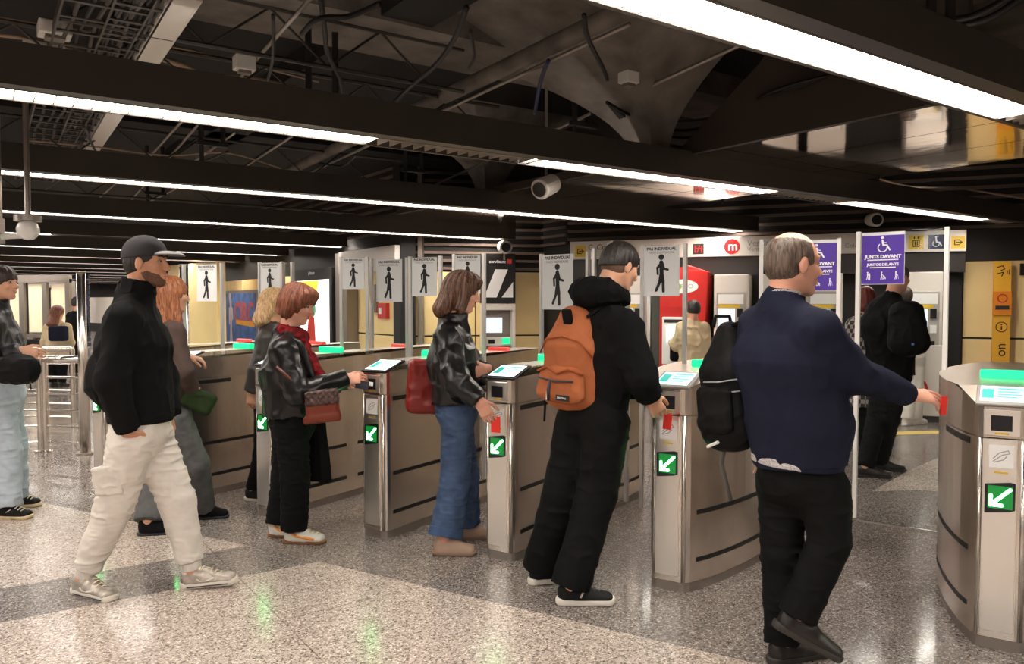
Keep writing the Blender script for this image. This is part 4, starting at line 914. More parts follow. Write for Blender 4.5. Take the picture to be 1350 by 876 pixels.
def surfnet(f, lo, v):
    ins = f < 0; c = [ins[i:ins.shape[0] - 1 + i, j:ins.shape[1] - 1 + j, k:ins.shape[2] - 1 + k] for i in (0, 1) for j in (0, 1) for k in (0, 1)]
    cnt = sum(x.astype(np.int8) for x in c); act = (cnt > 0) & (cnt < 8); idx = np.argwhere(act)
    if len(idx) == 0: return np.zeros((0, 3)), np.zeros((0, 4), int)
    ids = np.full(act.shape, -1, np.int64); ids[act] = np.arange(len(idx)); corners = [(i, j, k) for i in (0, 1) for j in (0, 1) for k in (0, 1)]
    val = {q: f[idx[:, 0] + q[0], idx[:, 1] + q[1], idx[:, 2] + q[2]].astype(np.float64) for q in corners}; acc = np.zeros((len(idx), 3)); num = np.zeros(len(idx))
    for a in corners:
        for ax_ in range(3):
            if a[ax_] == 1: continue
            b = list(a); b[ax_] = 1; b = tuple(b); va, vb = val[a], val[b]; m = (va < 0) != (vb < 0); t = np.where(m, va / np.where(m, va - vb, 1), 0)
            p = np.array(a, float)[None] + np.zeros((len(idx), 3)); p[:, ax_] += t; acc[m] += p[m]; num[m] += 1
    V = lo + v * (idx + acc / num[:, None]); Q = []
    for ax_ in range(3):
        o1, o2 = [(1, 2), (2, 0), (0, 1)][ax_]
        sa = [slice(1, -1)] * 3; sb_ = [slice(1, -1)] * 3; sa[ax_] = slice(0, -1); sb_[ax_] = slice(1, None)
        A_, B_ = ins[tuple(sa)], ins[tuple(sb_)]; e_ = np.argwhere(A_ != B_)
        if len(e_) == 0: continue
        flip = A_[tuple(e_.T)]; e_ = e_ + np.array([0 if i == ax_ else 1 for i in range(3)])
        d1 = np.zeros(3, int); d1[o1] = 1; d2 = np.zeros(3, int); d2[o2] = 1; g = lambda q: ids[q[:, 0], q[:, 1], q[:, 2]]
        q = np.stack([g(e_ - d1 - d2), g(e_ - d2), g(e_), g(e_ - d1)], 1); q[~flip] = q[~flip][:, ::-1]; Q.append(q)
    return V, np.concatenate(Q)

# ---------------------------------------------------------------- human parts
M_SKIN = mat('skin_light', (.62, .33, .21), .5, bump=(60, .15, .002, (1, 1, 1)), noise=(9, .08, (1, 1, 1)))
M_SKIN2 = mat('skin_warm', (.56, .27, .16), .5, bump=(60, .15, .002, (1, 1, 1)), noise=(9, .08, (1, 1, 1)))
M_SKINR = mat('skin_rosy', (.66, .33, .23), .5, noise=(9, .1, (1, 1, 1)))
M_EYE = mat('eye_dark', (.03, .02, .015), .2)
M_LIP = mat('lip', (.45, .15, .11), .45)
def hframe(f, up=(0, 0, 1)):
    f = norm(f); up = np.array(up, float); u = norm(up - f * (up @ f)); return np.stack([f, np.cross(u, f), u], 1)   # forward, left, up
def head_prims(S, c, R, s=1., male=True):
    P = lambda x, y, z: c + R @ np.array([x, y, z]) * s
    S.ell(P(-.012, 0, .035), np.array([.098, .077, .088]) * s, R, k=.01)
    S.ell(P(.030, 0, -.028), np.array([.062, .060, .082]) * s, R, k=.03)
    for q in (-1, 1):
        S.cap(P(.0, q * .050, -.045), P(.062, q * .018, -.092), .016 * s, .015 * s, k=.025)
        S.ell(P(.060, q * .040, -.018), np.array([.026, .022, .020]) * s, R, k=.02)
        S.cap(P(.082, q * .012, .032), P(.068, q * .048, .034), .010 * s, .009 * s, k=.014)
        S.ell(P(-.004, q * .077, -.004), np.array([.019, .008, .033]) * s, R, k=.006)
        S.ell(P(.0, q * .087, .0), np.array([.010, .005, .018]) * s, R, k=.004, mode='s')
    S.ell(P(.074, 0, -.092), np.array([.020, .024, .019]) * s, R, k=.02)
    S.cap(P(.086, 0, .018), P(.112, 0, -.020), .008 * s, .0125 * s, k=.012)
    for q in (-1, 1): S.ell(P(.102, q * .012, -.024), .009 * s, R, k=.008)
    S.ell(P(.090, 0, -.050), np.array([.014, .025, .007]) * s, R, k=.008); S.ell(P(.088, 0, -.062), np.array([.014, .022, .008]) * s, R, k=.008)
    for q in (-1, 1): S.ell(P(.090, q * .032, .014), np.array([.014, .015, .011]) * s, R, k=.012, mode='s')
def eyes(parent, c, R, s=1., brow=None):
    for q in (-1, 1):
        m = MB(); m.sphere(c + R @ np.array([.0765, q * .031, .014]) * s, .0105 * s, 12); e_ = m.build('eye', mat('eye_white', (.32, .27, .24), .3), parent, smooth=True)
        m = MB(); m.sphere(c + R @ np.array([.0835, q * .0315, .014]) * s, .0062 * s, 10); m.build('iris', M_EYE, e_, smooth=True)
        if brow is not None:
            m = MB(); m.tube([c + R @ np.array([.0925, q * .014, .034]) * s, c + R @ np.array([.089, q * .032, .040]) * s, c + R @ np.array([.074, q * .050, .036]) * s], [.003, .0045, .002], 8); m.build('eyebrow', brow, parent, smooth=True)
def hand(S, w_, d, pn, th, curl=.35, s=1., spread=.0, curls=None):
    """w_ wrist, d fingers direction, pn where the palm faces, th thumb side"""
    d = norm(d); th = norm(np.array(th) - d * (np.array(th) @ d)); pn_ = np.cross(d, th); pn = pn_ if pn_ @ np.array(pn) > 0 else -pn_
    kn = w_ + d * .085 * s
    S.cap(w_ - d * .02 * s, w_ + d * .02 * s, (.028 * s, .021 * s), (.034 * s, .017 * s), side=th, k=.015)
    S.cap(w_ + d * .02 * s, kn, (.034 * s, .016 * s), (.040 * s, .013 * s), side=th, k=.012)
    for i, (o, L, r) in enumerate(((.031, .074, .0088), (.0105, .082, .0090), (-.0105, .076, .0085), (-.030, .060, .0076))):
        cu = (curls[i] if curls else curl) ; p = kn + th * o * s - d * .006 * s; dd = norm(d + th * spread * (1.5 - i) * .12); rr = r * s
        for j, (fr, b) in enumerate(((.45, .9), (.3, 1.1), (.25, .8))):
            a_ = cu * b; dd = norm(dd * math.cos(a_) + (pn - dd * (pn @ dd)) * math.sin(a_)); q = p + dd * L * fr * s; S.cap(p, q, rr, rr * .9, k=.004); p = q; rr *= .9
    b0 = w_ + d * .022 * s + th * .026 * s; dd = norm(d * .75 + th * .62 + pn * .35); b1 = b0 + dd * .042 * s; S.cap(b0, b1, .0135 * s, .0105 * s, k=.010)
    dd = norm(dd + d * .3 - th * .25 * (1 + curl) + pn * .25 * curl); b2_ = b1 + dd * .032 * s; S.cap(b1, b2_, .0105 * s, .0095 * s, k=.004); dd = norm(dd - th * .3 * curl + pn * .3 * curl); S.cap(b2_, b2_ + dd * .024 * s, .0095 * s, .008 * s, k=.004)
    return kn
def shoe(parent, ank, fwd, up=(0, 0, 1), L=.285, upper=None, sole=None, lace=None, name='shoe', h=.075, st=.028, wd=1., accent=None, rise=.02, vox=.005, ah=.085, rocker=.0):
    """ank: ankle centre; the sole lies ah below it along up"""
    R = hframe(fwd, up); O = np.array(ank) - R[:, 2] * ah - R[:, 0] * .055
    b = L * .5; S = SDF(vox, (O, R))
    S.cap((.03, 0, .045), (.11, 0, .05), (.034 * wd, .045), (.036 * wd, .048), side=(0, 1, 0), k=.03)
    S.cap((.03, 0, .06), (.055, 0, .06 + rise), (.031 * wd, .04), (.034 * wd, .03), side=(0, 1, 0), k=.02)
    S.cap((.10, 0, .045), (L - .06, 0, .032), (.040 * wd, .045), (.042 * wd, .024), side=(0, 1, 0), k=.03)
    S.cap((.035, 0, .03), (L - .05, 0, .03), (.035 * wd, .03), (.043 * wd, .022), side=(0, 1, 0), k=.02)
    S.cut((0, 0, st - .006), (0, 0, -1)); S.folds(.0012, 60, 3, ridge=False)
    u = S.mesh(name, upper, parent)
    S = SDF(vox, (O, R)); S.cap((.02, 0, .02), (.10, 0, .02), (.038 * wd, .04), (.037 * wd, .04), side=(0, 1, 0), k=.02); S.cap((.10, 0, .02), (L - .055, 0, .02), (.037 * wd, .04), (.048 * wd, .04), side=(0, 1, 0), k=.02)
    S.cut((0, 0, st), (0, 0, 1)); S.cut((0, 0, 0), (0, 0, -1)); S.cut((L * .86, 0, 0), norm((.35, 0, -1)))
    S.mesh('sole', sole, u)
    if lace is not None:
        m = MB()
        for i in range(5):
            x = .105 + i * .022; z = .1015 - i * .0085
            m.tube([O + R @ np.array([x, -.026, z - .012]), O + R @ np.array([x + .006, 0, z + .002]), O + R @ np.array([x + .012, .026, z - .012])], .0035, 6)
        m.build('laces', lace, u, smooth=True)
        T = SDF(vox, (O, R)); T.cap((.10, 0, .088), (.075, 0, .115), (.026, .010), (.022, .008), side=(0, 1, 0), k=.01); T.mesh('tongue', lace, u)
    if accent is not None:
        m_, pts, w_ = accent
        for sg in (-1, 1):
            m = MB(); q = [O + R @ np.array([x, sg * (.0420 * wd + o), z]) for x, z, o in pts]; m.tube(q, w_, 6); m.build('side_stripe', m_, u, smooth=True)
    return u, O, R
# ---------------------------------------------------------------- people
def cloth(name, col, rough=.85, sheen=.2, bs=180, bstr=.25, bd=.002, am=.06, **k): return mat(name, col, rough, spec=.12, noise=(14, am, (1, 1, 1)), bump=(bs, bstr, bd, (1, 1, 1)), **k)
C_JACKB = cloth('jacket_black', (.0055, .0053, .0055), .75, .3)
C_HOOD = cloth('hoodie_black', (.0055, .0053, .0055), .9, .5)
C_PANTB = cloth('trousers_black', (.0055, .0053, .0055), .8, .2)
C_CREAM = cloth('joggers_cream', (.64, .59, .53), .9, .3)
C_NAVY = cloth('sweatshirt_navy', (.013, .0145, .029), .9, .5)
C_JEAN = cloth('jeans_blue', (.055, .085, .155), .85, .2, am=.25)
C_JEANL = cloth('jeans_pale', (.42, .48, .54), .85, .2, am=.12)
C_JEANG = cloth('jeans_grey', (.10, .10, .10), .85, .2, am=.2)
C_BROWN = cloth('jacket_brown', (.075, .052, .045), .8, .3)
C_LEATH = mat('leather_black', (.0065, .006, .006), .30, spec=.5, bump=(40, .15, .005, (1, 1, 1)))
C_LEATH2 = mat('leather_dark_worn', (.04, .036, .033), .42, bump=(30, .3, .008, (1, 1, 1)))
C_PUFF = mat('puffer_black', (.010, .010, .011), .42, bump=(20, .3, .01, (1, 1, 1)))
C_ORANGE = cloth('canvas_rust', (.35, .110, .045), .8, .2)
C_ORANGE2 = cloth('canvas_rust_seam', (.32, .085, .03), .8, .2)
C_BAGB = cloth('pack_black', (.0055, .0053, .0055), .6, .2)
C_RED = mat('leather_red', (.20, .012, .008), .35, bump=(30, .2, .004, (1, 1, 1)))
C_PURSE = mat('leather_redbrown', (.17, .028, .012), .3)
C_SCARF = cloth('scarf_red', (.17, .012, .014), .9, .3, am=.5)
C_BEIGE = cloth('jacket_beige', (.55, .44, .28), .85, .2)
C_GREEN = cloth('bag_green', (.02, .035, .012), .7)
C_WHITEP = cloth('trousers_white', (.7, .66, .6), .85)
def checkm():
    def bd(m, nt, b, tc):
        mp = nt.nodes.new('ShaderNodeMapping'); nt.links.new(tc.outputs['Object'], mp.inputs[0]); mp.inputs['Scale'].default_value = (26, 26, 26)
        c = nt.nodes.new('ShaderNodeTexChecker'); nt.links.new(mp.outputs[0], c.inputs[0]); c.inputs['Scale'].default_value = 1; c.inputs[1].default_value = (.30, .27, .25, 1); c.inputs[2].default_value = (.03, .028, .028, 1)
        nt.links.new(c.outputs[0], b.inputs['Base Color'])
    return mat('coat_check', (.2, .2, .2), .85, build=bd)
C_CHECK = checkm()
def hairm(name, c1, c2, sc=(60, 60, 6)):
    def bd(m, nt, b, tc):
        mp = nt.nodes.new('ShaderNodeMapping'); nt.links.new(tc.outputs['Object'], mp.inputs[0]); mp.inputs['Scale'].default_value = sc
        n = nt.nodes.new('ShaderNodeTexNoise'); nt.links.new(mp.outputs[0], n.inputs['Vector']); n.inputs['Scale'].default_value = 2; n.inputs['Detail'].default_value = 5; n.inputs['Distortion'].default_value = .6
        r = nt.nodes.new('ShaderNodeValToRGB'); nt.links.new(n.outputs[0], r.inputs[0]); e = r.color_ramp.elements; e[0].position = .36; e[0].color = (*c1, 1); e[1].position = .64; e[1].color = (*c2, 1)
        nt.links.new(r.outputs[0], b.inputs['Base Color']); bp = nt.nodes.new('ShaderNodeBump'); bp.inputs['Strength'].default_value = .6; bp.inputs['Distance'].default_value = .006; nt.links.new(n.outputs[0], bp.inputs['Height']); nt.links.new(bp.outputs[0], b.inputs['Normal'])
    return mat(name, c1, .45, spec=.5, build=bd)
H_BLACK = hairm('hair_black', (.008, .006, .005), (.03, .022, .018)); H_RED = hairm('hair_auburn', (.07, .018, .008), (.26, .075, .032)); H_BROWN = hairm('hair_brown', (.035, .014, .008), (.17, .075, .04))
H_COPPER = hairm('hair_copper', (.13, .035, .014), (.42, .16, .065)); H_BLOND = hairm('hair_blond', (.42, .24, .11), (.8, .55, .3)); H_GREY = hairm('hair_greybrown', (.05, .032, .024), (.15, .105, .08)); H_DARK = hairm('hair_dark_brown', (.014, .008, .006), (.05, .03, .022))

class Fig:
    def __init__(s, label, Y, f, J, s_=1., vox=.005, w=None):
        """J: joint -> (px, py, dy); f facing (x, y)"""
        s.Y = Y; s.f = norm((f[0], f[1], 0)); s.l = np.cross((0, 0, 1), s.f); s.s = s_; s.vox = vox
        g_ = [atZ(J[k][0], J[k][1], .085)[1] for k in ('anR', 'anL') if J[k][2] == 'G']
        if g_: Y = sum(g_) / len(g_)
        s.Y = Y; s.J = {k: (atZ(a, b, .085) if c == 'G' else atY(a, b, Y + c)) for k, (a, b, c) in J.items()}
        g = (s.J['anR'] + s.J['anL']) / 2; s.root = thing('person', label, 'person', (g[0], g[1], 0)); s.arms = []
    def body(s, skin, hd, hup=(0, 0, 1), hs=1., eyesb=None, hands=(), girth=1.):
        J = s.J; S = SDF(s.vox); c = J['head']; s.hR = R = hframe(hd, hup); s.hs = hs; s.hc = c; l = s.l
        head_prims(S, c, R, hs); nk = J['neck']; S.cap(c + R @ np.array([-.03, 0, -.05]) * hs, nk - [0, 0, .03], .054 * hs, .062 * s.s, k=.03)
        pel = J['pel']; ch = (J['shR'] + J['shL']) / 2 - [0, 0, .06]
        hw = np.linalg.norm(J['shR'] - J['shL']) / 2
        S.cap(pel, ch, (.13 * girth, .09 * girth), (hw * .72, .095 * girth), side=l, k=.05)
        for q in 'RL':
            S.cap(ch + [0, 0, .05], J['sh' + q], .055, .048, k=.04); S.cap(J['sh' + q], J['el' + q], .046, .036, k=.02); S.cap(J['el' + q], J['wr' + q], .036, .026, k=.015)
            S.cap(J['hip' + q], J['kn' + q], .078 * girth, .050, k=.04); S.cap(J['kn' + q], J['an' + q], .050, .034, k=.02); S.cap(J['an' + q], J['an' + q] - [0, 0, .03], .032, .03, k=.02)
        for (q, d, pn, th, curl) in hands:
            cl = curl if isinstance(curl, (list, tuple)) else None
            s.hand_end = hand(S, J['wr' + q], d, pn, th, .35 if cl else curl, hs * 1.03, curls=cl)
        b = S.mesh('body', skin, s.root); s.b = b
        if eyesb is not None: eyes(b, c, R, hs, eyesb)
        if eyesb is not None:
            T = SDF(.0025, (c, R)); T.ell(np.array([.0925, 0, -.0495]) * hs, np.array([.0128, .023, .0058]) * hs, k=.002); T.ell(np.array([.0905, 0, -.0605]) * hs, np.array([.0128, .020, .0068]) * hs, k=.002); T.mesh('lips', M_LIP, b)
        return b
    def top(s, name, m, infl=.03, hem=None, arm=(.062, .048), chest=(.0, .0), collar=.0, folds=(.006, 24, 1), cuff=0, hemw=(.17, .125), vox=None, sleeves='RL', wrap=1., sh_up=.0, flatten=None, chestw=None, bulge=None, st=(1, 1, .8)):
        J = s.J; S = SDF(vox or s.vox); l = s.l; hm = J['hem'] if hem is None else hem; ch = (J['shR'] + J['shL']) / 2; hw = np.linalg.norm(J['shR'] - J['shL']) / 2
        cw, cdp = chestw or (hw * .86 + infl * .5, .125 + chest[0])
        mid = ch - [0, 0, .14]
        S.cap(hm, mid, hemw, (cw, cdp), side=l, k=.04, flat='a'); S.cap(mid, ch + [0, 0, -.03], (cw, cdp), (cw * .86, cdp * .72), side=l, k=.05)
        S.cap(ch - [0, 0, .02], J['neck'] + [0, 0, .0], (cw * .55, .08), (.07, .07), side=l, k=.06)
        for q in sleeves:
            S.cap(J['neck'] - [0, 0, .045], J['sh' + q] + [0, 0, sh_up - .005], .062, arm[0] * .86, k=.05)
            S.cap(J['sh' + q] + [0, 0, sh_up - .012], J['el' + q], arm[0] * .94, arm[0] * .90, k=.05); S.cap(J['el' + q], J['wr' + q], arm[0] * .9, arm[1], k=.02, flat='b')
        if collar > 0:
            S.cap(J['neck'] - [0, 0, .04], J['neck'] + (s.hc - J['neck']) * .0 + [0, 0, collar], (.082, .084), (.078, .082), side=l, k=.03, flat='b')
            S.cap(J['neck'] + [0, 0, collar - .03], J['neck'] + [0, 0, collar + .05], (.062, .066), (.062, .066), side=l, k=.005, mode='s')
        if bulge:
            for (c, r, k) in bulge: S.ell(c, r, hframe(s.f), k=k)
        S.folds(folds[0], folds[1], folds[2], st); o = S.mesh(name, m, s.root)
        if cuff:
            for q in sleeves:
                d = norm(J['wr' + q] - J['el' + q]); T = SDF(.005); T.cap(J['wr' + q] - d * cuff, J['wr' + q] + d * .012, arm[1] * .98, arm[1] * .86, flat='ab', k=.01); T.mesh('cuff', m, o)
        return o
    def pants(s, name, m, wa=.16, th=.095, kn=.078, an=.075, hemup=.0, folds=(.006, 22, 5), cuff=None, top=None, st=(1, 1, 2.2), seatd=.12):
        J = s.J; S = SDF(s.vox); l = s.l; tp = J['pel'] + [0, 0, .10] if top is None else top
        S.cap(J['pel'] - [0, 0, .02], tp, (wa, seatd), (wa * .95, seatd * .95), side=l, k=.05, flat='b')
        for q in 'RL':
            hp, k_, a_ = J['hip' + q], J['kn' + q], J['an' + q]; d = norm(a_ - k_); e_ = a_ - d * hemup
            S.cap(hp, k_, th, kn, k=.035); S.cap(k_, e_, kn, an, k=.02, flat='b')
        def mk(X, Y, Z): return F32(1) + 0 * Z
        S.folds(folds[0], folds[1], folds[2], st); o = S.mesh(name, m, s.root)
        if cuff:
            for q in 'RL':
                k_, a_ = J['kn' + q], J['an' + q]; d = norm(a_ - k_); T = SDF(.005); T.cap(a_ - d * (hemup + .02), a_ - d * (hemup - .05), cuff[0], cuff[1], flat='ab', k=.01)
                T.disp(lambda X, Y, Z: F32(.0012) * np.sin(X * F32(420)) ); T.mesh('ankle_cuff', m, o)
        return o
    def hair(s, m, caps=(), ells=(), cutf=True, gr=.012, face=(.075, 0, -.045, .085, .085, .075), strand=(.003, 55), vox=.005, low=-.04, base=True, name='hair', extra=None):
        c, R, h = s.hc, s.hR, s.hs; S = SDF(vox, (c, R * 1.0))
        if base:
            S.ell((-.012 * h, 0, .035 * h), np.array([.098 + gr, .077 + gr, .088 + gr]) * h, k=.01)
            S.ell((-.035 * h, 0, -.005), np.array([.072 + gr, .072 + gr * .6, .07 + gr]) * h, k=.02)
        for a, b, ra, rb in caps: S.cap(np.array(a) * h, np.array(b) * h, ra, rb, side=(0, 1, 0), k=.025)
        for e_ in ells: S.ell(e_[:3], e_[3:6], k=.02)
        if cutf: S.ell(np.array(face[:3]) * h, np.array(face[3:]) * h, k=.012, mode='s')
        if low is not None: S.cut((0, 0, low * h), (0.25, 0, -1))
        if extra: extra(S, h)
        amp, fq = strand
        def dp(X, Y, Z):
            a = np.arctan2(Y, X + F32(.02)); return F32(amp) * (np.sin(a * F32(17) + np.sin(Z * F32(fq * .5)) * 1.2 + Z * F32(9)) * F32(.6) + np.sin(a * F32(41) + Z * F32(fq)) * F32(.4))
        S.disp(dp); return S.mesh(name, m, s.b)

def at_rel(o, R, v): return o + R @ np.array(v)
UP = np.array([0, 0, 1.])
# ---- 1: man in the black cap, striding right
p = Fig('man in black cap, black jacket and cream joggers striding right, hand in pocket', 3.98, (1, .18), dict(
    head=(193, 348, .0), neck=(178, 391, .0), shR=(163, 421, -.17), shL=(188, 418, .19), elR=(148, 502, -.25), wrR=(167, 566, -.19), elL=(215, 500, .24), wrL=(222, 545, .16),
    pel=(185, 560, 0), hem=(186, 553, 0), hipR=(174, 585, -.08), knR=(152, 664, -.06), anR=(110, 762, 'G'), hipL=(200, 580, .09), knL=(234, 662, .07), anL=(254, 753, 'G')))
p.body(M_SKIN2, (1, .02, -.03), hs=1.0, eyesb=H_BLACK, hands=[('R', (.12, .62, -1), (.2, 1, 0), (1, 0, .2), .35), ('L', (.2, 0, -1), (-1, 0, 0), (0, -1, 0), .4)])
jk = p.top('jacket', C_JACKB, hemw=(.17, .155), arm=(.083, .058), collar=.055, chestw=(.20, .165), folds=(.007, 17, 3), cuff=.03, bulge=[(atY(150, 500, 4.0), (.14, .13, .16), .06)])
T = SDF(.005); n_ = p.J['neck']; T.cap(n_ + [-.01, 0, -.06], n_ + [.022, 0, .085], (.098, .10), (.080, .086), side=p.l, k=.03, flat='b'); T.cap(n_ + [0, 0, .03], n_ + [.04, 0, .2], (.070, .075), (.070, .075), side=p.l, mode='s', k=.01); T.folds(.005, 30, 8); T.mesh('collar', C_JACKB, jk)
T = SDF(.005); T.cap(p.J['hem'] + [0, 0, -.01], p.J['hem'] + [0, 0, .04], (.168, .150), (.174, .158), side=p.l, flat='ab', k=.01); T.mesh('waistband', C_JACKB, jk)
pt = p.pants('joggers', C_CREAM, wa=.165, th=.110, kn=.090, an=.064, hemup=.055, folds=(.006, 17, 12), cuff=(.052, .046), seatd=.145)
q = (p.J['hipR'] * .35 + p.J['knR'] * .65); T = SDF(.005); Rk = hframe((1, .1, .1), norm(p.J['hipR'] - p.J['knR'])); T.box(q + np.array([-.02, -.092, .03]), (.065, .014, .075), Rk, rr=.012); T.folds(.003, 40, 3); T.mesh('cargo_pocket', C_CREAM, pt)
p.hair(H_BLACK, gr=.003, low=-.035, strand=(.0008, 60), vox=.004)
# beard
c, R = p.hc, p.hR; T = SDF(.004, (c, R)); T.ell((.030, 0, -.028), (.0632, .0612, .0832), k=.01); T.ell((.074, 0, -.092), (.0212, .0252, .0202), k=.02)
for q in (-1, 1): T.cap((.0, q * .050, -.045), (.062, q * .018, -.092), .0172, .0162, k=.025)
T.cut((0, 0, -.004), norm((.64, 0, 1))); T.cut((-.012, 0, 0), (-1, 0, .1)); T.ell((.098, 0, -.055), (.016, .024, .013), mode='s', k=.004); T.folds(.0008, 200, 1); T.mesh('beard', mat('beard_stubble', (.13, .062, .04), .8, noise=(150, .4, (1, 1, 1))), p.b)
# cap
M_CAP = cloth('cap_charcoal', (.045, .042, .045), .8, .3)
T = SDF(.005, (c, R)); T.ell((-.012, 0, .040), (.110, .088, .094), k=.01); T.ell((-.005, 0, .075), (.085, .075, .062), k=.03); T.cut((0, 0, .032), norm((.12, 0, -1))); cp = T.mesh('cap', M_CAP, p.b)
T = SDF(.004, (c, R)); T.ell((.105, 0, .046), (.085, .072, .022), k=.01); T.ell((.105, 0, .032), (.090, .080, .022), k=.004, mode='s'); T.cut((.06, 0, 0), (-1, 0, 0)); T.mesh('cap_peak', mat('cap_peak_grey', (.16, .15, .15), .5), cp)
m = MB(); m.sphere(c + R @ np.array([-.008, 0, .138]), .007, 10); m.build('cap_button', M_CAP, cp, smooth=True)
M_SH1 = mat('trainer_silver', (.40, .35, .30), .35, metal=.35, noise=(40, .25, (1, 1, 1))); M_SOLEW = mat('sole_offwhite', (.70, .64, .56), .5); M_LACEW = mat('lace_cream', (.75, .66, .5), .7); M_DKB = mat('stripe_dark', (.03, .03, .04), .5)
sw = (M_SOLEW, [(.17, .048, .001), (.13, .038, .001), (.10, .040, .002), (.085, .052, .002)], .0045)
for q, fw, up_ in (('R', (1, -.42, -.02), (.06, 0, 1)), ('L', (1, .08, .08), (-.08, 0, 1))):
    u, O, R = shoe(p.root, p.J['an' + q], fw, up_, .295, M_SH1, M_SOLEW, M_LACEW, 'trainer', accent=sw, st=.034)
    T = SDF(.004, (O, R)); T.cap((.10, 0, .040), (.235, 0, .033), (.041, .046), (.0435, .026), side=(0, 1, 0), k=.03); T.cut((.195, 0, 0), (-1, 0, -.4)); T.cut((0, 0, .03), (0, 0, -1)); T.mesh('toe_cap', mat('trainer_overlay', (.20, .175, .155), .45), u)
    T = SDF(.004, (O, R)); T.cap((.026, 0, .045), (.08, 0, .045), (.0365, .047), (.037, .047), side=(0, 1, 0), k=.03); T.cut((.065, 0, 0), (1, 0, .6)); T.cut((0, 0, .03), (0, 0, -1)); T.mesh('heel_counter', MATS['trainer_overlay'], u)
    m = MB(); m.tube([O + R @ np.array([.03, -.040, .012]), O + R @ np.array([.12, -.041, .012]), O + R @ np.array([.24, -.050, .014])], .003, 6); m.build('sole_line', M_DKB, u)

# ---- 2: woman with long copper hair behind him
p = Fig('woman with long wavy copper hair, brown jacket and grey jeans, behind the capped man', 5.2, (.8, .6), dict(
    head=(226, 390, 0), neck=(222, 420, 0), shR=(230, 437, -.15), shL=(206, 437, .13), elR=(243, 490, -.17), wrR=(256, 518, -.05), elL=(226, 490, .22), wrL=(248, 470, .25),
    pel=(225, 540, 0), hem=(224, 532, 0), hipR=(232, 552, -.07), knR=(258, 612, .0), anR=(266, 668, 'G'), hipL=(217, 550, .07), knL=(208, 620, .0), anL=(196, 688, 'G')), vox=.008)
p.body(M_SKIN, (.75, .6, -.05), hs=.95, hands=[('R', (.4, .2, -.6), (.3, 1, 0), (.3, 0, 1), .5), ('L', (.7, .2, -.2), (0, 0, -1), (0, -1, 0), .5)])
p.top('jacket', C_BROWN, hemw=(.165, .125), arm=(.062, .045), chestw=(.18, .125), folds=(.005, 22, 4))
p.pants('jeans', C_JEANG, wa=.155, th=.095, kn=.085, an=.085, folds=(.004, 22, 9))
def dr(S, h): pass
p.hair(H_COPPER, caps=[((-.03, .0, .02), (-.06, -.02, -.20), (.085, .07), (.085, .05)), ((-.02, -.05, .0), (.02, -.08, -.20), (.045, .05), (.05, .035)), ((-.05, .05, .0), (-.05, .07, -.22), (.045, .05), (.05, .03))], gr=.014, low=None, strand=(.006, 75))
for q, fw in (('R', (1, .25, 0)), ('L', (1, .25, 0))): shoe(p.root, p.J['an' + q] + [0, 0, -.0], fw, (0, 0, 1), .25, C_JACKB, M_DKB, None, 'shoe', st=.02)
T = SDF(.007); q = p.J['wrR']; T.box(q + [.03, 0, -.05], (.10, .05, .07), hframe((1, .3, -.5)), rr=.03); T.folds(.004, 30, 3); bg = T.mesh('hand_bag', C_GREEN, None); tag(bg, 'dark green bag held by the woman with copper hair', 'bag')
m = MB(); m.tube([q + [-.02, -.03, 0], q + [.0, -.03, .05], q + [.05, -.03, .03]], .008, 8); m.build('handle', mat('bag_tan', (.5, .38, .15), .5), bg, smooth=True)

# ---- 3: woman in the puffer jacket at the left edge
p = Fig('woman in black puffer jacket and pale wide jeans, cut by the left edge', 5.4, (1, .1), dict(
    head=(3, 374, 0), neck=(-6, 406, 0), shR=(-12, 428, -.16), shL=(-4, 426, .17), elR=(-15, 480, -.2), wrR=(28, 463, -.16), elL=(0, 482, .2), wrL=(36, 470, .1),
    pel=(0, 520, 0), hem=(-2, 500, 0), hipR=(-4, 530, -.08), knR=(4, 592, -.08), anR=(6, 667, 'G'), hipL=(4, 530, .08), knL=(12, 590, .10), anL=(16, 653, 'G')), vox=.007)
p.body(M_SKIN, (1, -.05, -.05), hs=.97, eyesb=H_DARK, hands=[('R', (1, .2, -.2), (0, .6, -.6), (0, .3, 1), .5), ('L', (.8, -.5, -.1), (-.6, -.5, 0), (0, 0, 1), .5)])
def quilt(X, Y, Z): return F32(.010) * np.abs(np.sin(Z * F32(38) + X * F32(4))) * F32(-1)
p.top('puffer_jacket', C_PUFF, hemw=(.18, .17), arm=(.085, .06), collar=.06, chestw=(.20, .165), folds=(.007, 26, 4))
pt = p.pants('jeans', C_JEANL, wa=.17, th=.115, kn=.110, an=.105, folds=(.007, 17, 4), hemup=-.01, seatd=.15)
p.hair(H_DARK, caps=[((-.05, 0, .0), (-.07, 0, -.12), (.08, .06), (.07, .05))], gr=.012, low=None)
M_SHB = mat('trainer_black', (.008, .008, .008), .6, spec=.2); M_GUM = mat('sole_cream', (.68, .54, .33), .5)
sw3 = (M_SOLEW, [(.10, .05, .001), (.13, .07, -.002)], .004)
shoe(p.root, p.J['anR'], (1, -.1, 0), (0, 0, 1), .27, M_SHB, M_GUM, M_LACEW, 'trainer', accent=sw3); shoe(p.root, p.J['anL'], (1, .1, 0), (0, 0, 1), .27, M_SHB, M_GUM, M_LACEW, 'trainer', accent=sw3)
T = SDF(.007); q = atY(22, 487, 5.15); T.ell(q, (.155, .07, .10), hframe((1, 0, .05)), k=.02); T.box(q + [0, 0, -.01], (.12, .06, .075), None, rr=.03, k=.03); T.folds(.006, 24, 3); bg = T.mesh('shoulder_bag', C_BAGB, None); tag(bg, 'black round shoulder bag in front of the puffer jacket woman, left edge', 'bag')
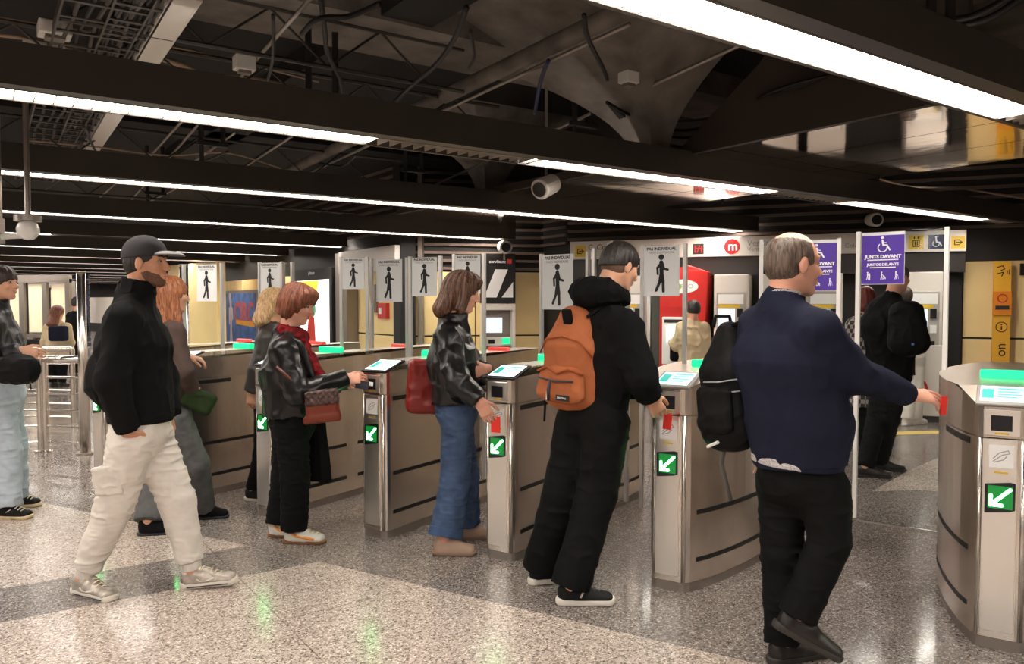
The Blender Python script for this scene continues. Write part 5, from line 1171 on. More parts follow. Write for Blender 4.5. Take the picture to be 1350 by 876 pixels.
m = MB(); m.tube([q + [.10, -.03, -.05], q + [.11, -.03, -.13]], .005, 6); m.build('pull_cord', C_BAGB, bg); m = MB(); m.tube([q + [-.1, 0, .08], q + [-.16, .0, .25], q + [-.17, .02, .38]], .013, 8); m.build('strap', C_BAGB, bg, smooth=True)

# ---- 5 (behind 4): blond person in worn leather
p = Fig('person with curly blond hair and worn dark leather jacket, behind the red-haired woman', 5.95, (.9, .45), dict(
    head=(364, 404, 0), neck=(358, 432, 0), shR=(352, 447, -.14), shL=(366, 445, .15), elR=(340, 488, -.18), wrR=(332, 516, -.16), elL=(380, 490, .18), wrL=(395, 505, .1),
    pel=(358, 535, 0), hem=(357, 532, 0), hipR=(352, 545, -.07), knR=(346, 598, -.06), anR=(334, 645, 'G'), hipL=(364, 545, .07), knL=(370, 596, .1), anL=(374, 641, 'G')), vox=.008)
p.body(M_SKIN, (.9, .4, -.1), hs=.97, hands=[('R', (-.1, 0, -1), (1, 0, 0), (1, -.2, 0), .5)])
p.top('leather_jacket', C_LEATH2, hemw=(.17, .125), arm=(.072, .058), collar=.03, chestw=(.18, .13), folds=(.007, 24, 4))
p.pants('trousers', C_PANTB, wa=.15, th=.09, kn=.065, an=.055, folds=(.004, 22, 9))
p.hair(H_BLOND, caps=[((-.05, 0, .02), (-.10, 0, -.11), (.095, .07), (.085, .06))], gr=.02, low=None, strand=(.008, 120))
for q in 'RL': shoe(p.root, p.J['an' + q], (1, -.2, 0), (0, 0, 1), .26, M_SHB, M_SOLEW, None, 'trainer')

# ---- 4: red-haired woman in the leather jacket
p = Fig('woman with auburn bob in black leather jacket and dark red scarf, tapping her card', 4.85, (1, .12), dict(
    head=(392, 402, 0), neck=(381, 440, 0), shR=(373, 462, -.17), shL=(386, 458, .17), elR=(393, 518, -.22), wrR=(455, 501, -.06), elL=(405, 512, .2), wrL=(445, 505, .14),
    pel=(386, 552, 0), hem=(384, 546, 0), hipR=(385, 562, -.08), knR=(389, 630, -.08), anR=(388, 698, 'G'), hipL=(380, 560, .08), knL=(377, 628, .09), anL=(367, 690, 'G')))
p.body(M_SKINR, (.96, -.12, -.34), hs=.96, eyesb=H_RED, hands=[('R', (1, .1, .12), (0, .7, -.6), (0, .6, .8), .55), ('L', (.9, -.1, 0), (0, -1, 0), (0, 0, 1), .5)])
jk = p.top('leather_jacket', C_LEATH, hemw=(.185, .165), arm=(.078, .056), chestw=(.185, .155), folds=(.009, 15, 6), cuff=.02, bulge=[(p.J['pel'] + [0.02, 0, .12], (.17, .17, .14), .05)])
T = SDF(.005); n_ = p.J['neck']
T.cap(n_ + [-.08, -.03, .0], n_ + [.09, -.10, -.08], (.03, .012), (.045, .012), side=(0, 0, 1), k=.02); T.cap(n_ + [-.08, -.03, .0], n_ + [-.07, .06, .02], (.035, .014), (.035, .014), side=(0, 0, 1), k=.02); T.cap(n_ + [.09, -.10, -.08], n_ + [.17, -.10, -.26], (.04, .010), (.015, .01), side=(1, 0, 0), k=.02); T.mesh('lapel', C_LEATH, jk)
T = SDF(.005); T.cap(n_ + [-.02, 0, .02], n_ + [.07, 0, -.02], (.085, .05), (.08, .045), side=p.l, k=.03); T.cap(n_ + [.08, -.02, -.03], n_ + [.20, -.03, -.28], (.05, .03), (.055, .03), side=p.l, k=.03); T.cap(n_ + [.20, -.03, -.26], n_ + [.245, -.05, -.44], (.05, .022), (.055, .015), side=p.l, k=.02); T.folds(.008, 38, 6); T.mesh('scarf', C_SCARF, p.root)
p.pants('trousers', C_PANTB, wa=.155, th=.10, kn=.088, an=.078, folds=(.005, 22, 9), hemup=.0, seatd=.14)
def bob(S, h): S.cut((.0, 0, -.105), norm((-.3, 0, -1)))
p.hair(H_RED, caps=[((-.03, 0, .0), (-.060, 0, -.105), (.092, .078), (.080, .060)), ((-.01, -.06, .03), (-.02, -.07, -.07), (.04, .03), (.04, .02)), ((-.01, .06, .03), (-.02, .07, -.07), (.04, .03), (.04, .02)), ((.05, -.055, .06), (.02, -.075, -.01), (.03, .03), (.02, .02)), ((.05, .055, .06), (.02, .075, -.01), (.03, .03), (.02, .02))], ells=[(.045, 0, .085, .065, .072, .042)], gr=.020, low=None, face=(.105, 0, -.045, .068, .09, .080), strand=(.005, 40), extra=bob)
M_PU = mat('trainer_grey', (.58, .55, .50), .55); M_OR = mat('stripe_orange', (.75, .26, .03), .5); M_GUMB = mat('sole_gum', (.22, .10, .05), .5)
ac = (M_OR, [(.045, .075, -.002), (.08, .052, .001), (.13, .045, .001), (.19, .034, .002)], .0085)
shoe(p.root, p.J['anR'], (1, -.05, 0), (0, 0, 1), .27, M_PU, M_GUMB, M_LACEW, 'trainer', accent=ac, st=.024); shoe(p.root, p.J['anL'], (1, -.1, 0), (0, 0, 1), .27, M_PU, M_GUMB, M_LACEW, 'trainer', accent=ac, st=.024)
q = atY(425, 534, 4.58); T = SDF(.005); Rb = hframe((1, .15, .10)); T.box(q, (.098, .035, .082), Rb, rr=.025); T.box(q + [0, 0, -.085], (.11, .03, .02), Rb, rr=.015, k=.03); pu = T.mesh('purse', C_PURSE, None); tag(pu, 'small red-brown purse with studded flap at the red-haired woman\'s hip', 'purse')
T = SDF(.004); T.box(q + [0, -.005, .045], (.097, .040, .045), Rb, rr=.015); T.disp(lambda X, Y, Z: F32(.003) * np.sin(X * F32(190)) * np.sin(Z * F32(170))); T.mesh('studded_flap', mat('flap_pattern', (.07, .035, .03), .5, noise=(60, .8, (1, 1, 1))), pu)
m = MB(); s0 = q + [-.09, 0, .07]; m.tube([s0, s0 + [-.06, -.03, .06], s0 + [-.16, -.06, .16]], .009, 8); m.build('strap', mat('strap_red', (.10, .02, .012), .4), pu, smooth=True)
T = SDF(.005); q = atY(418, 600, 4.95); T.cap(q + [0, 0, .22], q + [.02, 0, -.17], (.05, .03), (.075, .04), side=(1, 0, 0), flat='b', k=.03); T.folds(.006, 26, 6, (1.5, 1.5, .2)); ct = T.mesh('folded_coat', C_PANTB, None); tag(ct, 'black garment hanging in front of the red-haired woman\'s thighs', 'coat')
wr = p.J['wrR']; m = MB(); m.box(wr + [.105, -.01, -.03], (.045, .003, .026), rotm(-.3, 0, .12)); o = m.build('travel_card', M_DKB, None, bevel=.002); tag(o, 'black card wallet in the red-haired woman\'s hand at the gate', 'card')
m = MB(); m.box(wr + [.145, -.014, -.022], (.03, .002, .012), rotm(-.3, 0, .12)); m.build('pale_card', M_CARDW, o)

# ---- 6: woman in leather bomber and jeans with the red bag
p = Fig('woman with brown shoulder-length hair, leather bomber jacket and blue jeans', 4.72, (1, .15), dict(
    head=(609, 386, 0), neck=(597, 422, 0), shR=(590, 446, -.17), shL=(604, 444, .17), elR=(603, 503, -.30), wrR=(632, 529, -.37), elL=(634, 503, .2), wrL=(641, 487, -.02),
    pel=(602, 535, 0), hem=(600, 530, 0), hipR=(604, 555, -.07), knR=(600, 632, -.06), anR=(586, 712, 'G'), hipL=(602, 553, .08), knL=(613, 628, .10), anL=(612, 692, 'G')))
p.body(M_SKINR, (.95, .05, -.28), hs=.96, eyesb=H_BROWN, hands=[('R', (.50, .02, -.86), (-.4, .6, -.3), (.85, 0, .5), [.15, .2, .28, .35]), ('L', (-.55, -.45, -.12), (-.3, .9, 0), (-.1, -.3, 1), .45)])
jk = p.top('bomber_jacket', C_LEATH, hemw=(.155, .140), arm=(.078, .050), chestw=(.175, .145), folds=(.009, 16, 16), collar=.035, st=(1, 1, .9))
T = SDF(.005); hm = p.J['hem']; T.cap(hm + [0, 0, -.012], hm + [0, 0, .055], (.142, .128), (.152, .138), side=p.l, flat='ab', k=.01); T.disp(lambda X, Y, Z: F32(.0015) * np.sin(np.arctan2(Y - F32(hm[1]), X - F32(hm[0])) * F32(90))); T.mesh('rib_hem', C_PANTB, jk)
d = norm(p.J['wrR'] - p.J['elR']); T = SDF(.005); T.cap(p.J['wrR'] - d * .06, p.J['wrR'] + d * .005, .046, .036, flat='ab'); T.mesh('rib_cuff', C_PANTB, jk)
p.pants('jeans', C_JEAN, wa=.142, th=.098, kn=.085, an=.098, folds=(.005, 20, 9), hemup=.02, seatd=.13)
for q in 'R':
    a_ = p.J['an' + q]; d = norm(a_ - p.J['kn' + q]); T = SDF(.005); T.cap(a_ - d * .07, a_ - d * .015, .100, .103, flat='ab'); T.mesh('turned_hem', cloth('denim_turnup', (.05, .085, .17), .85, am=.2), p.root)
p.hair(H_BROWN, caps=[((-.04, 0, .0), (-.085, 0, -.13), (.09, .08), (.105, .06)), ((.02, -.06, .05), (.02, -.078, -.10), (.035, .035), (.04, .03)), ((.02, .06, .05), (.02, .078, -.10), (.035, .035), (.04, .03))], ells=[(.03, 0, .085, .075, .07, .042)], gr=.018, low=None, face=(.100, 0, -.030, .062, .07, .085), strand=(.0055, 45))
M_CL = mat('clog_beige', (.40, .27, .20), .85); M_CLS = mat('clog_sole', (.30, .19, .13), .7)
shoe(p.root, p.J['anR'], (1, -.05, 0), (0, 0, 1), .26, M_CL, M_CLS, None, 'clog', st=.022, rise=-.01, wd=1.1); shoe(p.root, p.J['anL'], (1, 0, 0), (0, 0, 1), .26, M_CL, M_CLS, None, 'clog', st=.022, rise=-.01, wd=1.1)
q = atY(559, 508, 4.80); T = SDF(.005); Rb = hframe((.97, .2, -.06)); T.box(q, (.10, .065, .155), Rb, rr=.03); T.box(q + [.0, 0, -.13], (.11, .07, .04), Rb, rr=.03, k=.03); T.folds(.006, 18, 2); bg = T.mesh('tote_bag', C_RED, None); tag(bg, 'dark red leather tote bag hanging behind the woman in jeans', 'bag')
m = MB(); m.tube([q + [.07, -.06, .12], q + [.10, -.12, .25], q + [.13, -.10, .33]], .010, 8); m.build('strap', C_RED, bg, smooth=True)
hp = p.J['wrR'] + norm((.50, .02, -.86)) * .155; m = MB(); m.box(hp + [.012, .012, .0], (.03, .003, .045), rotm(-.55)); o = m.build('travel_card', M_REDC, None, bevel=.002); tag(o, 'red card in the hand of the woman in jeans, on the gate reader', 'card')

# ---- 7: young man with the rust backpack
p = Fig('young man in black hoodie and loose black trousers with a rust backpack', 4.05, (.78, .62), dict(
    head=(817, 352, .05), neck=(792, 396, 0), shR=(824, 428, -.14), shL=(764, 424, .15), elR=(846, 500, -.20), wrR=(857, 524, -.17), elL=(790, 500, .32), wrL=(840, 512, .34),
    pel=(782, 545, 0), hem=(785, 534, 0), hipR=(800, 560, -.08), knR=(786, 655, -.07), anR=(752, 774, 'G'), hipL=(762, 558, .08), knL=(742, 650, .06), anL=(713, 748, 'G')))
p.body(M_SKIN, (.80, .45, -.38), hs=1.0, eyesb=H_BLACK, hands=[('R', (.50, .25, -.75), (-.2, .8, -.2), (.75, .1, .6), [.35, .45, .55, .6]), ('L', (.6, 0, -.6), (0, -1, 0), (0, 0, 1), .4)])
jk = p.top('hoodie', C_HOOD, hemw=(.175, .135), arm=(.088, .062), chestw=(.215, .145), folds=(.007, 17, 6), cuff=.03, sh_up=-.01)
T = SDF(.005); n_ = p.J['neck']; T.ell(n_ - p.f * .05 + [0, 0, .035], (.105, .135, .085), hframe(p.f, norm(UP - p.f * .0 + 0)), k=.03); T.cap(n_ + p.f * .05 + p.l * .09 + [0, 0, .01], n_ - p.f * .05 + p.l * .09 + [0, 0, .05], .045, .05, k=.04); T.cap(n_ + p.f * .06 - p.l * .09 + [0, 0, .01], n_ - p.f * .05 - p.l * .09 + [0, 0, .05], .045, .05, k=.04); T.ell(n_ + p.f * .05 + [0, 0, .13], (.10, .085, .12), hframe(p.f), k=.03, mode='s'); T.folds(.006, 24, 11); T.mesh('hood', C_HOOD, jk)
T = SDF(.005); hm = p.J['hem']; T.cap(hm + [0, 0, -.015], hm + [0, 0, .045], (.162, .128), (.174, .136), side=p.l, flat='ab'); T.mesh('rib_hem', C_HOOD, jk)
pt = p.pants('trousers', C_PANTB, wa=.175, th=.115, kn=.100, an=.094, folds=(.0055, 13, 19), hemup=.0, seatd=.135, st=(1, 1, 1.5))
m = MB(); q = atY(795, 533 + 1, 3.87); m.box(atY(796, 534, 3.865), (.014, .003, .009)); m.build('trouser_patch', M_CARDW, pt)
p.hair(H_BLACK, gr=.007, low=None, strand=(.0015, 60), vox=.004, face=(.10, 0, -.05, .085, .10, .09), extra=lambda S, h: (S.cut((0, 0, .0), norm((.35, 0, -1))),))
T = SDF(.004, (p.hc, p.hR)); T.ell((-.012, 0, .035), (.1005, .0795, .0905)); T.ell((-.02, 0, -.01), (.08, .0745, .07), k=.02); T.cut((0, 0, -.04), norm((.3, 0, -1))); T.cut((.045, 0, 0), (1, 0, 0)); T.ell((.0, -.08, -.008), (.024, .02, .038), mode='s', k=.003); T.mesh('shaved_sides', mat('shaved_hair', (.14, .075, .05), .7), p.b)
M_CLD = mat('sole_white', (.74, .69, .62), .5); wst = (M_SOLEW, [(.10, .046, .002), (.115, .075, -.003)], .006)
shoe(p.root, p.J['anR'] + [0, 0, -.0], (1, .02, 0), (0, 0, 1), .29, M_SHB, M_CLD, M_DKB, 'trainer', accent=wst, st=.036); shoe(p.root, p.J['anL'], (.95, .3, 0), (0, 0, 1), .29, M_SHB, M_CLD, M_DKB, 'trainer', accent=wst, st=.036)
# backpack
def bpframe(p): return hframe(-p.f)
mid = (p.J['shR'] + p.J['shL']) / 2
bc = atY(752, 468, 3.86); Rb = hframe(norm((-.62, -.78, .0)), (0.06, 0, 1)); T = SDF(.005, (bc, Rb))
T.cap((-.01, 0, -.20), (-.01, 0, .03), (.165, .085), (.150, .085), side=(0, 1, 0), k=.03); T.cap((-.01, 0, .03), (-.03, 0, .19), (.150, .085), (.085, .05), side=(0, 1, 0), k=.03); T.cut((0, 0, -.265), (0, 0, -1))
T.folds(.006, 13, 3); bp = T.mesh('backpack', C_ORANGE, None); tag(bp, 'rust orange canvas backpack worn by the young man in the hoodie', 'backpack')
T = SDF(.005, (bc, Rb)); T.cap((.075, 0, -.19), (.070, 0, -.085), (.140, .045), (.130, .035), side=(0, 1, 0), k=.02); T.folds(.005, 22, 7); T.mesh('front_pocket', C_ORANGE, bp)
m = MB(); m.tube([at_rel(bc, Rb, (.085, -.135, -.085)), at_rel(bc, Rb, (.108, -.06, -.058)), at_rel(bc, Rb, (.112, 0, -.085)), at_rel(bc, Rb, (.108, .06, -.058)), at_rel(bc, Rb, (.085, .135, -.080))], .007, 8); m.build('pocket_flap_seam', C_ORANGE2, bp, smooth=True)
m = MB(); m.tube([at_rel(bc, Rb, (.04, -.155, .0)), at_rel(bc, Rb, (.072, -.10, .075)), at_rel(bc, Rb, (.078, 0, .095)), at_rel(bc, Rb, (.072, .10, .075)), at_rel(bc, Rb, (.04, .155, .0))], .0045, 8); m.build('main_seam', C_ORANGE2, bp, smooth=True)
m = MB(); m.tube([at_rel(bc, Rb, (.118, -.10, -.115)), at_rel(bc, Rb, (.126, 0, -.122)), at_rel(bc, Rb, (.118, .10, -.115))], .005, 8); m.build('zip', M_DKB, bp, smooth=True)
m = MB(); m.box(at_rel(bc, Rb, (.122, .045, -.20)), (.004, .036, .014), Rb); lb = m.build('label_patch', M_BLACK, bp); text('label_lettering', 'EASTPAK', .013, M_INKW, at_rel(bc, Rb, (.1275, .045, -.20)), np.stack([Rb[:, 1], Rb[:, 2], Rb[:, 0]], 1), lb)
m = MB(); m.tube([at_rel(bc, Rb, (.125, -.03, -.12)), at_rel(bc, Rb, (.135, -.03, -.17)), at_rel(bc, Rb, (.135, -.028, -.22))], [.006, .009, .008], 8); m.build('zip_pull', M_DKB, bp, smooth=True)
m = MB(); m.tube([at_rel(bc, Rb, (.136, -.036, -.17)), at_rel(bc, Rb, (.138, -.034, -.215))], .004, 6); m.build('white_cord', M_CARDW, bp)
T = SDF(.005, (bc, Rb)); T.box((.038, 0, .185), (.012, .028, .045), rotm(0, 0, .35), rr=.01); T.mesh('top_grip', C_BAGB, bp)
for sg in (-1, 1):
    sh = p.J['shR' if sg < 0 else 'shL']; m = MB(); a0 = at_rel(bc, Rb, (-.03, sg * -.05 * -1 if False else (.06 if sg < 0 else -.06), .19)); a0 = at_rel(bc, Rb, (-.02, (.07 if sg < 0 else -.07) * (1 if (Rb[:, 1] @ (sh - mid)) * (1 if sg < 0 else -1) > 0 else -1), .19))
    top_ = sh * .55 + p.J['neck'] * .45 + [0, 0, .075]; front = sh * .6 + mid * .4 + p.f * .15 - [0, 0, .08]
    m.beam(a0, top_, .05, .014); m.beam(top_, front, .05, .014); m.build('shoulder_strap', C_BAGB, bp, bevel=.004)
m = MB(); m.tube([at_rel(bc, Rb, (-.05, -.16, -.10)), at_rel(bc, Rb, (-.04, -.17, -.24)), at_rel(bc, Rb, (-.03, -.165, -.36))], .006, 6); m.build('hanging_strap', C_BAGB, bp); m = MB(); m.tube([at_rel(bc, Rb, (-.05, .16, -.16)), at_rel(bc, Rb, (-.04, .17, -.30)), at_rel(bc, Rb, (-.03, .15, -.42))], .006, 6); m.build('hanging_strap', C_BAGB, bp)
hp = atY(880, 556, 3.86); m = MB(); m.box(hp, (.022, .003, .040), rotm(-.55) @ rotm(0, 0, .1)); o = m.build('travel_card', M_REDC, None, bevel=.002); tag(o, 'red card below the young man\'s hand on the curved gate', 'card')

# ---- 8: man in the navy sweatshirt
p = Fig('balding man in navy sweatshirt and black trousers reaching right, one heel lifted', 3.32, (.80, .60), dict(
    head=(1046, 350, .0), neck=(1030, 395, 0), shR=(1078, 432, -.15), shL=(1000, 428, .16), elR=(1128, 494, -.12), wrR=(1196, 520, -.04), elL=(985, 520, .22), wrL=(1010, 590, .30),
    pel=(1052, 625, 0), hem=(1052, 610, 0), hipR=(1085, 645, -.06), knR=(1094, 715, -.10), anR=(1052, 812, -.12), hipL=(1033, 640, .07), knL=(1030, 735, .03), anL=(1032, 846, 'G')))
p.body(M_SKINR, (.97, .20, -.08), hs=1.06, eyesb=H_GREY, hands=[('R', (.97, .12, -.10), (0, .5, -.85), (.0, .85, .5), [.12, .22, .34, .45]), ('L', (0, .2, -1), (0, 1, 0), (1, 0, 0), .4)])
jk = p.top('sweatshirt', C_NAVY, hemw=(.190, .150), arm=(.080, .046), chestw=(.222, .155), folds=(.006, 14, 26), cuff=.03, bulge=[(p.J['pel'] + [0, 0, .20] + p.f * .03, (.16, .20, .16), .06)])
T = SDF(.005); n_ = p.J['neck']; T.cap(n_ + [0, 0, -.05], n_ + [.005, 0, .022], (.088, .09), (.076, .08), side=p.l, flat='b', k=.02); T.cap(n_ + [0, 0, .0], n_ + [.01, 0, .1], (.066, .07), (.066, .07), side=p.l, mode='s', k=.005); T.mesh('sweatshirt_collar', C_NAVY, jk)
T = SDF(.005); T.cap(n_ + [0, 0, -.03], n_ + [.008, 0, .040], (.071, .076), (.068, .073), side=p.l, flat='b', k=.02); T.cap(n_ + [0, 0, .02], n_ + [.01, 0, .1], (.062, .066), (.062, .066), side=p.l, mode='s', k=.005)
T.mesh('shirt_collar', mat('shirt_check', (.45, .42, .42), .8, noise=(160, .5, (1, 1, 1))), p.root)
T = SDF(.005); hm = p.J['hem']; T.cap(hm + [0, 0, -.012], hm + [0, 0, .05], (.184, .145), (.190, .150), side=p.l, flat='ab'); T.mesh('rib_hem', C_NAVY, jk)
T = SDF(.005); T.cap(hm + [-.012, 0, -.009], hm + [-.01, 0, .03], (.182, .146), (.184, .148), side=p.l, flat='ab'); T.cut(hm + [-.07, 0, -.02], norm((1, .2, .15))); T.mesh('shirt_tail', MATS['shirt_check'], p.root)
p.pants('trousers', C_PANTB, wa=.168, th=.106, kn=.079, an=.072, folds=(.005, 14, 19), hemup=.0, seatd=.135)
def bald(S, h):
    S.ell((.022 * h, 0, .14 * h), (.125 * h, .068 * h, .088 * h), k=.01, mode='s'); S.cut((0, 0, -.055), norm((.45, 0, -1))); S.cut((.052, 0, 0), norm((1, 0, .25)))
    for q in (-1, 1): S.ell((.0, q * .084, -.012), (.027, .022, .040), mode='s', k=.004)
p.hair(H_GREY, gr=.0045, low=None, strand=(.001, 60), vox=.004, cutf=False, extra=bald)
M_BS = mat('shoe_black_leather', (.012, .009, .008), .35); M_BSS = mat('shoe_sole_black', (.03, .025, .022), .5)
shoe(p.root, p.J['anR'], (.80, -.10, -.42), (.40, .0, .85), .295, M_BS, M_BSS, None, 'shoe', st=.032); shoe(p.root, p.J['anL'] + [0, 0, -.0], (.85, .3, 0), (0, 0, 1), .295, M_BS, M_BSS, None, 'shoe', st=.032)
bc = atY(958, 508, 3.36); Rb = hframe(norm((-.86, -.50, 0)), norm((-.16, 0, 1))); T = SDF(.005, (bc, Rb))
T.cap((0, 0, -.19), (0, 0, .05), (.125, .10), (.12, .09), side=(0, 1, 0), k=.03); T.cap((0, 0, .05), (-.03, 0, .22), (.12, .09), (.06, .05), side=(0, 1, 0), k=.03); T.folds(.008, 17, 3); bp = T.mesh('backpack', C_BAGB, None); tag(bp, 'black backpack on the left shoulder of the man in navy', 'backpack')
T = SDF(.005, (bc, Rb)); T.cap((.08, 0, -.17), (.075, 0, -.03), (.10, .04), (.095, .035), side=(0, 1, 0), k=.02); T.folds(.005, 25, 4); T.mesh('front_pocket', C_BAGB, bp)
for zz in (-.02, .03): m = MB(); m.tube([at_rel(bc, Rb, (.05, .125, zz)), at_rel(bc, Rb, (.10, .05, zz - .012)), at_rel(bc, Rb, (.105, -.03, zz - .012))], .003, 6); m.build('reflective_piping', M_INKG, bp, smooth=True)
m = MB(); m.tube([at_rel(bc, Rb, (.095, .03, -.235)), at_rel(bc, Rb, (.08, -.05, -.262))], .007, 6); m.build('pale_strip', M_CARDW, bp)
sh = p.J['shL'] * .7 + p.J['shR'] * .3; m = MB(); m.beam(at_rel(bc, Rb, (-.03, -.03, .24)), sh + [-.03, -.02, .055], .05, .016); m.beam(sh + [-.03, -.02, .055], sh + p.f * .14 + [0, 0, -.02], .05, .016); m.build('shoulder_strap', C_BAGB, bp, bevel=.004)
m = MB(); h0 = at_rel(bc, Rb, (.0, -.10, -.22)); m.tube([h0, h0 + [.05, -.02, -.05], h0 + [.03, -.04, -.12], h0 + [.07, -.05, -.28]], .010, 8); m.build('hanging_strap', mat('strap_grey', (.10, .09, .09), .6), bp, smooth=True)
m = MB(); g0 = at_rel(bc, Rb, (-.01, -.03, .27)); m.tube([g0 + [-.03, 0, -.02], g0 + [-.02, 0, .03], g0 + [.04, 0, .03], g0 + [.05, 0, -.02]], .009, 8); m.build('grip_loop', C_BAGB, bp, smooth=True)
hp = p.J['wrR'] + norm((.97, .12, -.10)) * .165; m = MB(); m.box(hp + [-.005, .0, -.032], (.016, .004, .038), rotm(.4, 0, .1)); o = m.build('travel_card', M_REDC, None, bevel=.002); tag(o, 'red card in the outstretched hand of the man in navy', 'card')

# ---- 9, 10, 11: walkers beyond the wide gate
p = Fig('walker in black jacket and black trousers beyond the wide glass gate', 6.5, (.75, .66), dict(
    head=(1184, 367, 0), neck=(1175, 392, 0), shR=(1184, 408, -.13), shL=(1156, 406, .14), elR=(1200, 450, -.17), wrR=(1194, 484, -.12), elL=(1165, 450, .25), wrL=(1175, 480, .2),
    pel=(1176, 492, 0), hem=(1176, 496, 0), hipR=(1180, 505, -.07), knR=(1172, 555, -.05), anR=(1160, 608, 'G'), hipL=(1166, 505, .07), knL=(1155, 558, 0), anL=(1140, 616, 'G')), vox=.008)
p.body(M_SKINR, (.9, .4, -.1), hs=1., hands=[('R', (0, 0, -1), (0, 1, 0), (1, -.3, 0), .5)])
p.top('jacket', C_JACKB, hemw=(.18, .14), arm=(.075, .055), chestw=(.21, .16), folds=(.007, 19, 4))
p.pants('trousers', C_PANTB, wa=.165, th=.105, kn=.08, an=.07, folds=(.004, 22, 9)); p.hair(H_GREY, gr=.004, low=-.03, vox=.005)
for q in 'RL': shoe(p.root, p.J['an' + q], (.9, -.2, 0), (0, 0, 1), .29, M_BS, M_BSS, None, 'shoe')
q = atY(1198, 432, 6.36); T = SDF(.008); T.cap(q + [0, 0, -.12], q + [-.02, 0, .13], (.16, .12), (.13, .09), side=(.7, -.7, 0), k=.03); T.folds(.006, 20, 2); bg = T.mesh('backpack', C_BAGB, None); tag(bg, 'rounded black backpack of the walker beyond the wide gate', 'backpack')
m = MB(); m.box(q + [-.03, -.13, -.13], (.008, .004, .008)); m.build('blue_tag', mat('tag_blue', (.1, .2, .6), .4), bg)
p = Fig('person in a grey checked coat half hidden behind the purple sign', 7.15, (.2, .95), dict(
    head=(1141, 395, 0), neck=(1142, 416, 0), shR=(1160, 428, -.03), shL=(1124, 428, .03), elR=(1164, 470, -.05), wrR=(1160, 505, .05), elL=(1120, 470, .05), wrL=(1124, 505, .1),
    pel=(1143, 510, 0), hem=(1143, 535, 0), hipR=(1150, 520, 0), knR=(1150, 560, 0), anR=(1150, 594, 'G'), hipL=(1136, 520, 0), knL=(1136, 560, 0), anL=(1136, 594, 'G')), vox=.009)
p.body(M_SKINR, (.4, .9, -.1), hs=.95); p.top('checked_coat', C_CHECK, hemw=(.17, .14), arm=(.062, .05), chestw=(.165, .13), folds=(.005, 19, 4)); p.pants('trousers', C_PANTB, wa=.14, th=.09, kn=.07, an=.065)
p.hair(hairm('hair_dark_red', (.10, .012, .01), (.2, .03, .02)), caps=[((-.05, 0, .0), (-.07, 0, -.08), (.08, .06), (.07, .05))], gr=.012, low=None, vox=.006)
for q in 'RL': shoe(p.root, p.J['an' + q], (.3, .9, 0), (0, 0, 1), .26, M_BS, M_BSS, None, 'shoe', vox=.007)
p = Fig('person in white trousers standing at the ticket machine, partly hidden by the walker', 9.7, (.15, 1), dict(
    head=(1192, 392, 0), neck=(1192, 408, 0), shR=(1207, 418, 0), shL=(1177, 418, 0), elR=(1212, 444, .05), wrR=(1208, 458, .2), elL=(1174, 444, .05), wrL=(1178, 458, .2),
    pel=(1201, 468, 0), hem=(1199, 466, 0), hipR=(1208, 475, 0), knR=(1208, 510, 0), anR=(1207, 551, 'G'), hipL=(1196, 475, 0), knL=(1198, 510, 0), anL=(1195, 552, 'G')), vox=.01)
p.body(M_SKIN, (.1, 1, -.1), hs=1.); p.top('jacket', C_JACKB, hemw=(.17, .13), arm=(.065, .05), chestw=(.19, .13)); p.pants('trousers', C_WHITEP, wa=.15, th=.095, kn=.08, an=.075, folds=(.004, 22, 9)); p.hair(H_DARK, gr=.01, vox=.007)
for q in 'RL': shoe(p.root, p.J['an' + q], (.5, .3, 0), (0, 0, 1), .28, M_SOLEW, M_CLD, None, 'trainer', vox=.007)
# ---- 12: beige jacket at the red cash machine
p = Fig('person with short black hair in beige jacket using the red cash machine', 10.9, (-.25, .97), dict(
    head=(913, 409, 0), neck=(913, 424, 0), shR=(927, 432, -.02), shL=(899, 432, .02), elR=(932, 456, .05), wrR=(928, 474, .2), elL=(892, 456, .05), wrL=(886, 452, .28),
    pel=(914, 485, 0), hem=(914, 482, 0), hipR=(920, 492, 0), knR=(920, 520, 0), anR=(920, 539, 'G'), hipL=(908, 492, 0), knL=(908, 520, 0), anL=(908, 539, 'G')), vox=.01)
p.body(M_SKINR, (-.4, .9, -.15), hs=.98); p.top('jacket', C_BEIGE, hemw=(.19, .14), arm=(.075, .055), chestw=(.20, .14), folds=(.014, 17, 4)); p.pants('trousers', C_PANTB, wa=.15, th=.09, kn=.07, an=.065); p.hair(H_BLACK, gr=.014, vox=.007)
for q in 'RL': shoe(p.root, p.J['an' + q], (-.2, .9, 0), (0, 0, 1), .26, M_BS, M_BSS, None, 'shoe', vox=.008)
q = atY(893, 464, 10.7); T = SDF(.01); T.box(q, (.10, .06, .13), rr=.04); bg = T.mesh('shoulder_bag', C_BAGB, None); tag(bg, 'dark shoulder bag at the left hip of the person in beige', 'bag')
m = MB(); m.beam(q + [.03, -.04, .1], q + [.17, -.08, .38], .03, .01); m.build('strap', C_BAGB, bg)
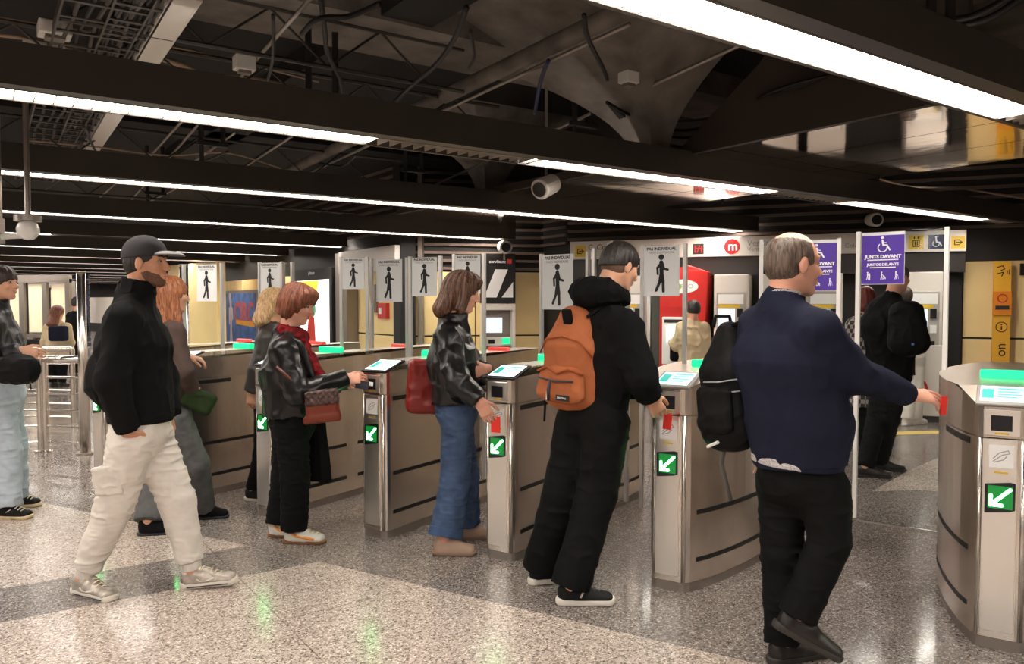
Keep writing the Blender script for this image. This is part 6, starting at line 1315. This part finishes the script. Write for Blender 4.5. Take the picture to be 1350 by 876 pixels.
# ---- 13, 14: far hall
p = Fig('far person with long auburn hair and pale jacket beyond the barrier', 13.5, (.1, 1), dict(
    head=(76, 413, 0), neck=(76, 426, 0), shR=(88, 432, 0), shL=(64, 432, 0), elR=(93, 452, 0), wrR=(90, 470, .1), elL=(59, 452, 0), wrL=(62, 470, .1),
    pel=(76, 473, 0), hem=(76, 475, 0), hipR=(82, 480, 0), knR=(82, 496, 0), anR=(82, 504, 'G'), hipL=(70, 480, 0), knL=(70, 496, 0), anL=(70, 504, 'G')), vox=.011)
p.body(M_SKIN, (.3, 1, -.1), hs=1.); p.top('jacket', C_BEIGE, hemw=(.19, .14), arm=(.08, .06), chestw=(.2, .15)); p.pants('trousers', C_PANTB, wa=.15, th=.09, kn=.07, an=.065); p.hair(H_RED, caps=[((-.05, 0, .0), (-.1, 0, -.2), (.10, .07), (.12, .06))], gr=.02, low=None, vox=.008)
for q in 'RL': shoe(p.root, p.J['an' + q], (0, 1, 0), (0, 0, 1), .26, M_BS, M_BSS, None, 'shoe', vox=.009)
q = atY(77, 440, 13.25); T = SDF(.01); T.box(q, (.15, .08, .13), rr=.05); bg = T.mesh('backpack', C_NAVY, None); tag(bg, 'navy backpack of the far auburn-haired person', 'backpack')
p = Fig('far person all in black beside the tall round post', 15.5, (0, 1), dict(
    head=(101, 400, 0), neck=(101, 412, 0), shR=(110, 416, 0), shL=(92, 416, 0), elR=(112, 434, 0), wrR=(111, 450, 0), elL=(90, 434, 0), wrL=(91, 450, 0),
    pel=(101, 450, 0), hem=(101, 450, 0), hipR=(106, 456, 0), knR=(106, 478, 0), anR=(106, 492, 'G'), hipL=(96, 456, 0), knL=(96, 478, 0), anL=(96, 492, 'G')), vox=.012)
p.body(M_SKIN2, (.0, 1, 0), hs=1.); p.top('coat', C_PANTB, hemw=(.17, .13), arm=(.065, .05), chestw=(.18, .13)); p.pants('trousers', C_PANTB, wa=.14, th=.085, kn=.07, an=.065); p.hair(H_BLACK, gr=.012, vox=.009)
for q in 'RL': shoe(p.root, p.J['an' + q], (0, 1, 0), (0, 0, 1), .26, M_BS, M_BSS, None, 'shoe', vox=.009)
